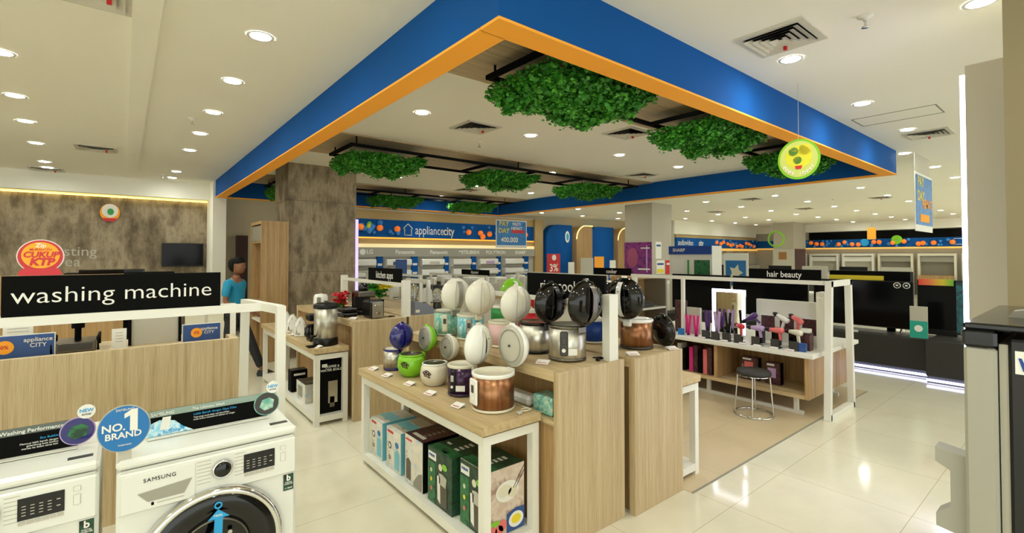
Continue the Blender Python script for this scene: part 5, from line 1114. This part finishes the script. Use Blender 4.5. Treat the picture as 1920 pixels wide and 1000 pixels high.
t = thing('aisle_sign', 'black hair beauty sign on the white rail', 'sign', (5.73, 2.2, 1.43))
MB().box(5.72, 5.74, 1.87, 2.62, 1.4305, 1.545, BLACKM).build('board', t); text('hair beauty', .095, (5.717, 2.235, 1.485), '-X', PAPER, t, 'sign_lettering', .008, .85)
t = thing('beauty_backboard', 'white raised backboard with small photo windows behind the hair dryers', 'backboard', (6.05, 2.3, HZ))
MB().box(6.0, 6.06, 1.95, 2.66, HZ, 1.17, WHITE).build('board', t)
for y0 in (2.0, 2.24, 2.45): MB().box(5.993, 6.0, y0, y0 + .15, .8, .98, PIXP).build('photo', t); MB().box(5.985, 5.993, y0 - .01, y0 + .16, .98, 1.0, PAPER).build('photo_header', t)
MB().box(5.82, 5.99, 1.87, 1.95, HZ, 1.3, WHITE).build('end_pillar', t)
t = thing('light_mirror', 'square mirror with a glowing white frame among the straighteners', 'mirror', (5.8, 2.9, HZ))
MB().box(5.8, 5.82, 2.70, 3.11, HZ + .06, 1.28, mat('mirror_glass', 'cfcbb8', .03, 1.)).build('glass', t)
LM = mat('mirror_led', 'f0eaff', .5, emit=4.)
for a in ((2.70, 2.735, HZ + .06, 1.28), (3.075, 3.11, HZ + .06, 1.28), (2.735, 3.075, 1.245, 1.28)): MB().box(5.785, 5.80, *a, LM).build('lit_frame', t)
MB().box(5.78, 5.88, 2.75, 3.06, HZ, HZ + .06, WHITE).build('foot', t)
# hair dryers on acrylic stands
def dryer_proto():
    t = thing('hair_dryer', '', 'hair dryer', (0, 0, 0), 0, 'hair dryers')
    o = MB().lathe([(.0, -.1), (.026, -.1), (.03, -.06), (.04, .0), (.042, .05), (.036, .08), (.02, .09), (0, .09)], CORAL, 20, T=Matrix.Translation((0, 0, .2)) @ Matrix.Rotation(R(-90), 4, 'Y')).build('barrel'); o.parent = t
    o = MB().beam((-.03, 0, .18), (-.045, 0, .07), .032, .028, CORAL, (0, 1, 0)).build('handle'); o.parent = t
    o = MB().lathe([(.028, .0), (.034, .02), (.02, .06)], BLACK, 14, T=Matrix.Translation((.095, 0, .2)) @ Matrix.Rotation(R(90), 4, 'Y')).build('nozzle'); o.parent = t
    return t
def stand_proto():
    t = thing('acrylic_stand', '', 'stand', (0, 0, 0), 0, 'smoked acrylic stands')
    o = MB().box(-.05, .05, -.05, .05, 0, .006, BLACKG).build('base'); o.parent = t
    o = MB().box(-.045, -.038, -.045, .045, .006, .1, DGREY).build('front_plate'); o.parent = t
    o = MB().box(-.02, .03, -.03, .03, .006, .072, BLACKG, .003).build('block'); o.parent = t
    return t
DP, SP = dryer_proto(), stand_proto(); first = [1, 1]
def sw(c): return {'coral_pink': c}
dr = ((2.08, CREAM, 70, 'cream hair dryer nearest the end post'), (2.27, CORAL, 95, 'coral pink hair dryer with black nozzle'), (2.478, LILAC, 88, 'lilac hair dryer lying on a stand'), (2.68, RED, 50, 'red and white hair dryer beside the glowing mirror'))
for k, (y, c, a, l) in enumerate(dr):
    s = SP if first[0] else dup(SP); first[0] = 0; s.location = (5.6, y, HZ); s['label'] = 'smoked acrylic stand under the ' + l.split(' nearest')[0].split(' with')[0].split(' lying')[0].split(' beside')[0]
    if first[1]: d = DP; first[1] = 0; d['label'] = 'peach hair dryer lying behind the stands'; d.location = (5.78, 2.16, HZ + .16); d.rotation_euler = (0, R(-20), R(60)); d.scale = (.8,) * 3
    d = dup(DP, (5.62, y, HZ + .03), R(a), l, 'hair dryers', swap=sw(c)); d.rotation_euler = (0, 0, R(a)); d.scale = (.8,) * 3
d = dup(DP, (5.78, 2.52, HZ + .16), R(110), 'violet hair dryer tilted upward at the back', 'hair dryers', swap=sw(VIO)); d.rotation_euler = (0, R(35), R(110)); d.scale = (.8,) * 3
d = dup(DP, (5.8, 2.34, HZ + .16), R(50), 'white hair dryer tilted upward at the back', 'hair dryers', swap=sw(WHITEG)); d.rotation_euler = (0, R(-25), R(80)); d.scale = (.8,) * 3
for y, l in ((2.82, 'below the glowing mirror'), (2.96, 'under the lilac brush'), (3.08, 'at the mirror corner')): dup(SP, (5.6, y, HZ), 0, 'smoked acrylic stand ' + l, 'smoked acrylic stands')
# backing blocks for the tilted dryers
for y in (2.16, 2.34, 2.52): tag(MB().box(5.74, 5.82, y - .04, y + .04, HZ, HZ + .2, BLACKG, .003).build('riser_block', None, (5.78, y, HZ)), 'black riser block behind the dryers, carrying a tilted dryer', 'riser', 'riser blocks')
def straightener(x, y, z, m_, lab, ang=8):
    t = thing('hair_straightener', lab, 'hair straightener', (x, y, z), 0, 'hair straighteners')
    for s in (-1, 1): o = MB().beam((0, s * .006, 0), (0, s * .03 + math.tan(R(ang)) * .0, .26), .03, .014, m_, (1, 0, 0)).build('arm'); o.parent = t
    o = MB().cyl((0, 0, -.0), (0, 0, .02), .018, BLACK, n=12).build('hinge'); o.parent = t
    return t
straightener(5.62, 3.34, HZ, HPINK, 'hot pink hair straightener standing upright beside the blue card'); straightener(5.6, 3.22, HZ, HPINK, 'hot pink hair straightener standing upright nearer the mirror')
straightener(5.62, 3.08, HZ + .075, VIO, 'violet hair straightener on a stand by the mirror edge'); straightener(5.62, 2.82, HZ + .075, BLACK, 'black hair straightener standing before the mirror')
straightener(5.62, 2.96, HZ + .075, LILAC, 'pale lilac hair straightener standing before the mirror')
for y, c, l, h in ((3.42, BLUEC, 'small bright blue card beside the pink straighteners', .08), (2.0, SIGNB, 'small blue cup card at the end of the white worktop', .09)):
    tag(MB().box(5.56, 5.6, y - .035, y + .035, HZ, HZ + h, c, .002).build('promotion_card', None, (5.58, y, HZ)), l, 'card')
for y, l in ((2.1, 'under the cream dryer'), (2.26, 'before the coral dryer'), (2.44, 'before the lilac dryer'), (2.6, 'before the red dryer'), (2.82, 'below the mirror'), (3.1, 'by the violet straightener')):
    price_card(5.5, y, HZ, R(-90), 'small white price card on the white worktop ' + l, 'price cards on the white worktop')
for y0, y1, z1, mm, l in ((3.46, 3.62, 1.1, PIXP, 'dark photo panel at the hidden end of the hair beauty island'), (3.26, 3.45, 1.02, LGREY, 'pale grey panel with pink picture behind the straighteners')):
    tag(MB().box(5.76, 5.80, y0, y1, HZ, z1, mm).build('photo_panel', None, (5.78, y0, HZ)), l, 'panel')
t = thing('trial_box', 'dark boxed hair tool with photo beside the blue cup card', 'box', (5.75, 1.98, HZ)); MB().box(5.66, 5.76, 1.96, 2.06, HZ, HZ + .19, PIXP).build('box', t); MB().box(5.67, 5.75, 1.97, 2.05, HZ + .19, HZ + .23, WHITE).build('top_flap', t)
# boxes in bays
t = carton('carton', 'black and pink hair dryer carton behind the stool in the open bay', 5.72, 5.8, 2.52, 2.72, .2415, .26, PIXP, PIXP, BLACKM, (('photo', CORAL, ('X', .2, .7, .3, .8)), ('brand_mark', PAPER, ('X', .1, .6, .88, .95))), 'cartons in the beauty island')
t = carton('carton', 'black and lilac hair dryer carton nearer the end of the open bay', 5.72, 5.8, 2.28, 2.44, .2415, .24, PIXP, PIXP, BLACKM, (('photo', LILAC, ('X', .15, .7, .3, .75)), ('brand_mark', PAPER, ('X', .1, .6, .85, .95))), 'cartons in the beauty island')
bc = [PIXP, CORAL, BLACKM, PIXP, HPINK, BLACKM, LGREY, PIXP]
for k in range(8):
    y = 3.0 + k * .062 + (.04 if k > 4 else 0)
    tag(MB().box(5.56, 5.7, y, y + .05, .2415, .2415 + .33 - .03 * (k % 3), bc[k]).build('slim_carton', None, (5.6, y, .24)), 'slim hair tool carton in the row in the left-hand bay'.replace('left-hand bay', 'bay beyond the divider'), 'carton', 'slim cartons in the bay')
# stools
def stool(x, y, l):
    t = thing('round_stool', l, 'stool', (x, y, 0), 0)
    MB().lathe([(.155, .425), (.17, .435), (.172, .455), (.16, .475), (0, .48)], STANDB, 36, (x, y, 0)).build('seat', t)
    MB().lathe([(.165, .42), (.165, .428), (.15, .428), (.15, .42), (.165, .42)], CHROME, 36, (x, y, 0), caps=False).build('seat_ring', t)
    m = MB(); m.tube([(x + .19 * math.cos(a), y + .19 * math.sin(a), .012) for a in [R(q) for q in range(0, 360, 12)]], .011, CHROME, 8, True); m.build('base_ring', t)
    for k in range(4):
        a = R(20 + 90 * k); MB().cyl((x + .155 * math.cos(a), y + .155 * math.sin(a), .42), (x + .185 * math.cos(a), y + .185 * math.sin(a), .012), .007, CHROME, n=8).build('leg', t)
    return t
stool(5.24, 2.36, 'round black-seated chrome stool in front of the hair beauty island'); stool(5.2, 3.45, 'round black-seated stool half hidden behind the second oak block')

# ================================================================== TELEVISION ZONE
def tvstand(label, x0, x1, y0, y1, h):
    t = thing('television_stand', label, 'television stand', (x0, (y0 + y1) / 2, 0))
    MB().box(x0, x1, y0, y1, .1, h, STANDB, .003).build('cabinet', t); MB().box(x0 + .06, x1, y0 + .0, y1 - .0, 0, .1, DGREY).build('plinth', t)
    MB().box(x0 + .02, x0 + .045, y0, y1, .03, .055, mat('blue_white_led', 'c4c8ff', .5, emit=5.)).build('light_strip', t)
    for k in range(1, int((y1 - y0) / .9) + 1): MB().box(x0 - .003, x0, y0 + .9 * k, y0 + .9 * k + .006, .12, h - .02, DGREY).build('door_gap', t)
    return t
tvstand('long matt black television stand lit from below', 8.6, 9.25, 1.5, 5.8, .53)
tvstand('protruding matt black television stand lit from below beside the light strip partition', 8.3, 9.25, -1.0, 1.49, .57)
def tv(name, label, x, y0, y1, z0, z1, scr=SCREEN, legs=True, th=.04):
    t = thing(name, label, 'television', (x, (y0 + y1) / 2, z0 - .06))
    MB().box(x, x + th, y0, y1, z0, z1, BLACK, .004).build('casing', t); MB().box(x - .003, x, y0 + .012, y1 - .012, z0 + .02, z1 - .012, scr).build('screen', t)
    if legs:
        for y in (y0 + .15, y1 - .15): MB().prism([(x - .1, z0 - .06), (x + .14, z0 - .06), (x + .03, z0), (x + .01, z0)], y - .01, y + .01, STEEL, 'y').build('foot', t)
    return t
tv('television', 'large black television on the long stand beside the A-frame rack', 9.0, 1.74, 3.05, .60, 1.31)
tv('television', 'black television seen under the hair beauty sign', 9.05, 3.15, 4.45, .60, 1.31)
tv('television', 'black television farther along the stand behind the glowing mirror', 9.05, 4.5, 5.75, .60, 1.31)
tv('television', 'narrow-looking black television with rainbow label on the protruding stand', 9.0, 1.27, 1.7, .64, 1.36, legs=False).location.z = .57
MB().box(8.98, 9.0, 1.27, 1.7, .57, .64, BLACK).build('neck', bpy.data.objects['television.003'] if 'television.003' in bpy.data.objects else None)
t = thing('television', 'television showing a teal picture at the end of the protruding stand', 'television', (8.5, .95, .57))
MB().box(8.7, 8.74, .55, 1.24, .63, 1.36, BLACK, .004).build('casing', t); MB().box(8.695, 8.7, .57, 1.235, .66, 1.34, TEALPH).build('screen', t); MB().box(8.62, 8.82, .7, 1.1, .57, .6, STEEL).box(8.7, 8.74, .8, 1.0, .6, .63, STEEL).build('foot', t)
m = MB(); m.prism([(1.2, .64), (.8, .64), (.85, .95), (1.05, .98), (1.15, .85)], 8.69, 8.694, GREY, 'x').build('picture', t)
for y, l, p in ((1.27, 'rainbow', 0),):
    t = thing('promotion_card', 'rainbow-coloured promotion strip on top of the narrow-looking television', 'card', (8.99, 1.5, 1.3))
    RB = mat('rainbow_print', 'e0603a', .4); v = coord(RB, (1, 1, 1)); n_, l_, b_ = nodes(RB); sx_ = n_.new('ShaderNodeSeparateXYZ'); l_.new(v, sx_.inputs[0])
    set_base(RB, ramp(RB, math_n(RB, 'ADD', math_n(RB, 'MULTIPLY', sx_.outputs[1], 2.4), .5), [(0, '58c832'), (.3, 'e8d23a'), (.65, 'f07a4a'), (1, 'e03428')])); MB().box(8.97, 8.99, 1.3, 1.68, 1.27, 1.36, RB).build('strip', t)
t = thing('stand_card', 'teal and white mascot-free promotion card on the black stand'.replace('mascot-free ', ''), 'card', (8.5, 1.58, .57)); MB().box(8.45, 8.47, 1.49, 1.68, .57, 1.0, LGREY).build('upper_print', t); MB().box(8.44, 8.45, 1.49, 1.68, .57, .8, mat('teal_card', '18a08c', .5)).build('teal_panel', t)
disc(MB(), (8.438, 1.585, .7), .045, '-X', PAPER, .002).build('white_mark', t)
t = thing('round_label', 'pair of round white logo stickers at the top corner of the large television', 'stickers', (8.99, 1.85, 1.3))
for y in (1.82, 1.93):
    Tq = Matrix.Translation((8.985, y, 1.25)) @ Matrix.Rotation(R(90), 4, 'Y'); MB().lathe([(.035, 0), (.045, 0), (.045, .006), (.035, .006), (.035, 0)], PAPER, 20, T=Tq, caps=False).build('ring_sticker', t); MB().box(8.98, 8.985, y - .015, y + .015, 1.24, 1.262, PAPER).build('sticker_mark', t)
t = thing('promotion_board', 'yellow promotion board lying above the large television', 'board', (9.2, 2.4, 1.3)); MB().box(9.1, 9.12, 2.12, 2.85, 1.31, 1.38, YEL).build('yellow_front', t); MB().box(9.12, 9.3, 1.8, 2.85, 1.3, 1.45, BLACKM).build('black_box', t); MB().box(9.16, 9.2, 2.0, 2.1, .53, 1.3, BLACKM).build('support', t)
t = thing('plastic_bag', 'crumpled grey plastic sheet on the protruding stand', 'bag', (8.45, 1.1, .57)); rnd = random.Random(2)
m = MB(); m.lathe([(.14, 0), (.13, .03), (.1, .06), (.06, .09), (0, .1)], LGREY, 14, (8.46, .9, .57), smooth=False)
for k in range(len(m.v)): x, y, z = m.v[k]; m.v[k] = (x + rnd.uniform(-.02, .02), y + rnd.uniform(-.03, .03), max(.571, z + rnd.uniform(-.02, .02)))
m.build('sheet', t)
t = thing('sound_bar', 'slim silver remote-like device at the edge of the long stand', 'device', (8.7, 2.3, .53)); MB().box(8.65, 8.72, 2.35, 2.5, .53, .56, WHITE, .005).build('body', t)

# ================================================================== COLUMN POSTER AND FAR STORE
t = thing('column_poster_board', 'purple face poster wrapped on the lower part of the grey column', 'poster', (11.98, 8.8, 1.1))
MB().box(11.97, 11.995, 8.285, 9.25, 1.12, 2.09, PURPH).build('printed_face', t)
hd = [(8.95 + .2 * math.cos(a), 1.62 + .3 * math.sin(a)) for a in [R(q) for q in range(0, 360, 20)]]
MB().prism(hd, 11.96, 11.97, mat('poster_face_tone', '9a4a6a', .5), 'x').build('portrait_shape', t); MB().box(11.965, 11.97, 8.42, 8.46, 1.2, 2.0, LILAC).build('light_streak', t); MB().box(11.963, 11.968, 8.33, 8.65, 1.9, 1.93, PAPER).box(11.963, 11.968, 8.33, 8.75, 1.27, 1.31, PAPER).build('poster_lettering', t)
for l, x0, x1, z0, z1, mm in (('white notice with blue heading taped on the grey column', 12.16, 12.45, 1.6, 2.1, PAPER), ('small yellow and white leaflet low on the grey column', 12.2, 12.6, 1.15, 1.55, PAPER), ('red leaflet low on the corner of the grey column', 12.68, 13.0, 1.13, 1.55, RED)):
    t = thing('wall_notice', l, 'notice', ((x0 + x1) / 2, 8.27, z0)); MB().box(x0, x1, 8.265, 8.279, z0, z1, mm).build('sheet', t)
    MB().box(x0 + .04, x1 - .04, 8.262, 8.265, z1 - .14, z1 - .08, SIGNB if mm is PAPER else PAPER).build('heading', t)
    if 'yellow' in l: MB().box(x0 + .03, x1 - .03, 8.26, 8.264, z0 + .03, z0 + .14, YEL).build('yellow_band', t)
rail_island('white counter at the foot of the grey poster column', 10.6, 13.6, 7.4, 8.1, .95, WHITE, WHITE)
t = thing('far_wall_display', 'blue banner wall headed audio video city with orange balls', 'display wall', (22.9, 11.95, 0))
YF = 11.92
MB().box(19.1, 26.98, YF, 11.995, 2.5, 2.62, GOLD).build('upper_gold_panel', t); bn = MB().box(19.1, 26.98, YF - .02, 11.995, 2.05, 2.5, BLUE).build('blue_banner', t); MB().box(19.1, 26.98, YF - .04, 11.995, 1.93, 2.04, mat('amber_soft', 'e8b45a', .5, emit=.35)).build('amber_light_line', t)
text('audiovideo', .36, (19.2, YF - .025, 2.27), '-Y', PAPER, bn, 'lettering', 0, .8, 'LEFT'); text('city', .36, (20.95, YF - .025, 2.27), '-Y', PAPER, bn, 'lettering', .02, .8, 'LEFT')
rnd = random.Random(21)
balls([(22.6 + k * .33 + rnd.uniform(-.08, .08), YF - .05, 2.28 + rnd.uniform(-.13, .12)) for k in range(13)], .09, ORB, 'orange_ball', bn, 12)
balls([(22.3 + rnd.uniform(0, 4.6), YF - .04, 2.28 + rnd.uniform(-.18, .18), rnd.uniform(.05, .08)) for k in range(22)], .07, BLB, 'blue_ball', bn, 10)
for k in range(6): p = MB().box(20.0 + k * 1.15, 20.06 + k * 1.15, YF - .1, 11.995, 0, 1.9, ALU).build('bay_divider', t)
MB().box(19.1, 26.98, YF - .02, 11.995, 1.2, 1.75, LGREY).build('back_board', t); MB().box(19.1, 26.98, YF - .5, 11.9, 0, .9, WHITE).build('base_cabinet', t)
t = thing('back_wall_display', 'long blue and black banner wall with orange balls at the back of the store', 'display wall', (26.9, 5, 0))
XF = 26.92
MB().box(XF, 26.995, -3, 9.3, 2.47, 2.83, BLACKM).build('black_band', t); bn = MB().box(XF - .02, 26.995, -3, 11.9, 2.08, 2.46, BLUE).build('blue_banner', t); MB().box(XF - .04, 26.995, -3, 11.9, 2.0, 2.07, MATS['amber_soft']).build('amber_light_line', t)
balls([(XF - .05, y, 2.27 + rnd.uniform(-.07, .07)) for y in (9.2, 8.95, 8.7, 8.0, 7.75, 7.45, 7.2, 6.6, 6.4, 5.9, 5.5, 5.0, 4.85, 4.5, 3.9, 10.4, 10.1, 2.4, 1.5)], .1, ORB, 'orange_ball', bn, 12)
balls([(XF - .04, rnd.uniform(3.6, 10.5), 2.27 + rnd.uniform(-.14, .14), rnd.uniform(.05, .08)) for k in range(34)], .07, BLB, 'blue_ball', bn, 10)
disc(MB(), (XF - .08, 7.95 - 1.0, 2.3), .17, '-X', CYAN, .01).build('round_badge', bn); disc(MB(), (XF - .08, 5.75, 2.4), .2, '-X', LIME, .01).build('round_badge', bn)
MB().tube([(XF - .03, a, b) for a, b in ((3.55, 2.16), (3.55, 2.4), (3.85, 2.4), (3.85, 2.16))], .015, PAPER, 6, True).build('house_logo', bn)
for k, y in enumerate((10.6, 9.2, 7.8, 6.4, 5.0, 3.6, 2.2)):
    p = thing('display_bay', ('pale framed display bay in the back wall under the blue banner'), 'display bay', (XF, y, 0), 0, 'display bays along the back wall')
    fm = WHITE if k < 3 else CREAM
    MB().box(XF - .3, XF, y - 1.25, y - 1.17, 0, 1.78, fm).build('side_frame', p); MB().box(XF - .3, XF, y - .08, y, 0, 1.78, fm).build('side_frame', p); MB().box(XF - .3, XF, y - 1.17, y - .08, 1.68, 1.78, fm).build('top_frame', p)
    MB().box(XF - .25, XF - .02, y - 1.17, y - .08, 1.42, 1.62, ALU if k > 2 else PAPER).build('header', p); MB().box(XF - .05, XF, y - 1.17, y - .08, 0, 1.42, LGREY if k < 3 else GREY).build('back_board', p); MB().box(XF - .6, XF - .05, y - 1.17, y - .08, 0, .85, WHITE if k < 3 else WOODD).build('base_unit', p)
# rear partition TVs and kiosks behind the islands
t = thing('kiosk', 'white product kiosk with a blue header and green picture', 'kiosk', (9.6, 5.6, 0))
MB().box(9.5, 9.9, 5.1, 6.1, 0, 1.9, WHITE).build('cabinet', t); MB().box(9.47, 9.5, 5.1, 6.1, 1.72, 1.9, BLUED).build('header', t); text('SHARP', .1, (9.468, 5.85, 1.81), '-X', PAPER, t, bold=.02)
MB().box(9.49, 9.5, 5.15, 5.5, 1.25, 1.6, GREENP).build('green_picture', t); MB().box(9.49, 9.5, 5.62, 5.66, 1.2, 1.6, GREEN).build('green_stripe', t); MB().box(9.49, 9.5, 5.75, 6.02, 1.15, 1.62, PAPER).build('white_panel', t)
t = stand_sign('stand_sign', 'white-framed blue poster with a pale star shape behind the hair beauty rail', 0, 0, 0, 0, 0, PAPER) if 0 else None
t = thing('stand_sign', 'white-framed blue poster with pale star shape behind the hair beauty rail', 'sign', (11.0, 5.3, 0))
MB().box(11.0, 11.02, 5.05, 5.62, .95, 1.75, PAPER).build('board', t); MB().box(10.995, 11.0, 5.1, 5.57, 1.0, 1.58, BLUEC).build('printed_face', t)
MB().prism([(5.33 + (.17 if k % 2 else .09) * math.cos(R(36 * k)), 1.3 + (.2 if k % 2 else .1) * math.sin(R(36 * k))) for k in range(10)], 10.99, 10.995, CREAM, 'x').build('star_shape', t); MB().box(11.02, 11.06, 5.3, 5.36, 0, 1.6, LGREY).box(10.9, 11.2, 5.1, 5.55, 0, .02, LGREY).build('post', t)
rail_island('long low white counter across the middle of the far store', 11.25, 11.9, 2.4, 7.0, .9, WHITE, WHITE)
rail_island('dark counter deep in the far store', 14.5, 15.3, 3.0, 9.0, .95, DGREY, BLACKM)
for k, (y, c) in enumerate(((3.2, LGREY), (4.1, BLACK), (5.0, LGREY), (5.9, BLACK), (6.8, GREY), (7.7, BLACK), (8.4, LGREY))):
    t = thing('monitor', 'screen or device standing on the dark counter deep in the far store', 'monitor', (14.8, y, .95), 0, 'devices on the far dark counter')
    MB().box(14.8, 14.84, y - .32, y + .3, 1.03, 1.4, c, .004).build('screen', t); MB().box(14.75, 14.9, y - .1, y + .1, .95, .97, BLACK).box(14.8, 14.84, y - .03, y + .03, .97, 1.03, BLACK).build('foot', t)
t = thing('column_poster_board', 'grey and gold picture board on the far grey column', 'poster', (24.1, 9.45, 1.0)); MB().box(24.15, 24.195, 9.0, 9.9, .9, 2.0, LGREY).build('board', t); MB().box(24.14, 24.15, 9.3, 9.65, 1.5, 1.85, mat('gold_print', '9a6a3a', .5)).build('gold_picture', t)
t = thing('column_poster_board', 'dark photo poster on the side face of the far grey column', 'poster', (25, 8.98, 1.0)); MB().box(24.3, 25.5, 8.97, 8.998, .9, 2.0, PIXP).build('board', t)
t = thing('hanging_ring', 'green ring badge hung in front of the far grey column', 'ring sign', (23, 9.3, 2.2)); Tq = Matrix.Translation((23, 9.3, 2.44)) @ Matrix.Rotation(R(90), 4, 'Y'); MB().lathe([(.3, 0), (.37, 0), (.37, .02), (.3, .02), (.3, 0)], LIME, 36, T=Tq, caps=False).build('ring', t); MB().cyl((23.01, 9.3, 2.81), (23.01, 9.3, ZC), .004, LGREY, n=5).build('wire', t)
t = thing('hanging_sign', 'small orange and white sign hung before the black band at the back', 'sign', (20, 5, 2.3)); MB().box(20, 20.02, 4.85, 5.1, 2.25, 2.65, ORANGE).build('board', t); MB().cyl((20.01, 4.97, 2.65), (20.01, 4.97, ZC), .004, LGREY, n=5).build('wire', t)

# ================================================================== FOREGROUND FRIDGE
t = thing('refrigerator', 'tall refrigerator with black side, pale door edge and jutting door handle', 'refrigerator', (1.9, -.2, 0)); FX = 1.52
MB().box(FX, FX + .6, -.5, .133, .02, 1.515, mat('black_textured_steel', '121110', .35), .006).build('cabinet', t)
MB().box(FX + .012, FX + .59, .133, .148, .05, 1.5, LGREY).build('door_gasket', t)
d = MB().box(FX - .004, FX + .604, .15, .205, .03, 1.49, mat('pale_door_steel', 'a3a092', .45, .1), .006).build('door', t)
MB().box(FX - .006, FX + .606, .149, .207, 1.49, 1.53, BLACKG, .006).build('door_cap', t)
MB().box(FX - .004, FX + .6, -.5, .205, 1.53, 1.545, BLACKG, .004).build('top_panel', t)
MB().box(FX + .0, FX + .03, .165, .2, 1.42, 1.49, BLACKG).build('hinge_block', t)
h = MB(); h.prism([(.2, 1.225), (.262, 1.235), (.262, 1.2), (.235, 1.185), (.235, 1.1), (.262, 1.075), (.262, 1.045), (.2, 1.035)], FX + .02, FX + .07, mat('handle_grey', '9f9c90', .5), 'x'); h.build('handle', d)
MB().box(FX - .0015, FX, .085, .122, 1.44, 1.49, PAPER).build('energy_sticker', t)
MB().prism([(.117, 1.475), (.112, 1.475), (.105, 1.455), (.096, 1.45), (.096, 1.446), (.11, 1.447)], FX - .0025, FX - .0015, BLUED, 'x').build('sticker_mark', t)
MB().prism([(.0, 1.535), (.15, 1.545), (.14, 1.56), (-.02, 1.6)], FX + .2, FX + .25, GREY, 'x').build('top_flap', t)
for x in (FX + .05, FX + .55):
    for y in (-.45, .1): MB().cyl((x, y, 0), (x, y, .02), .02, BLACK, n=10).build('foot', t)
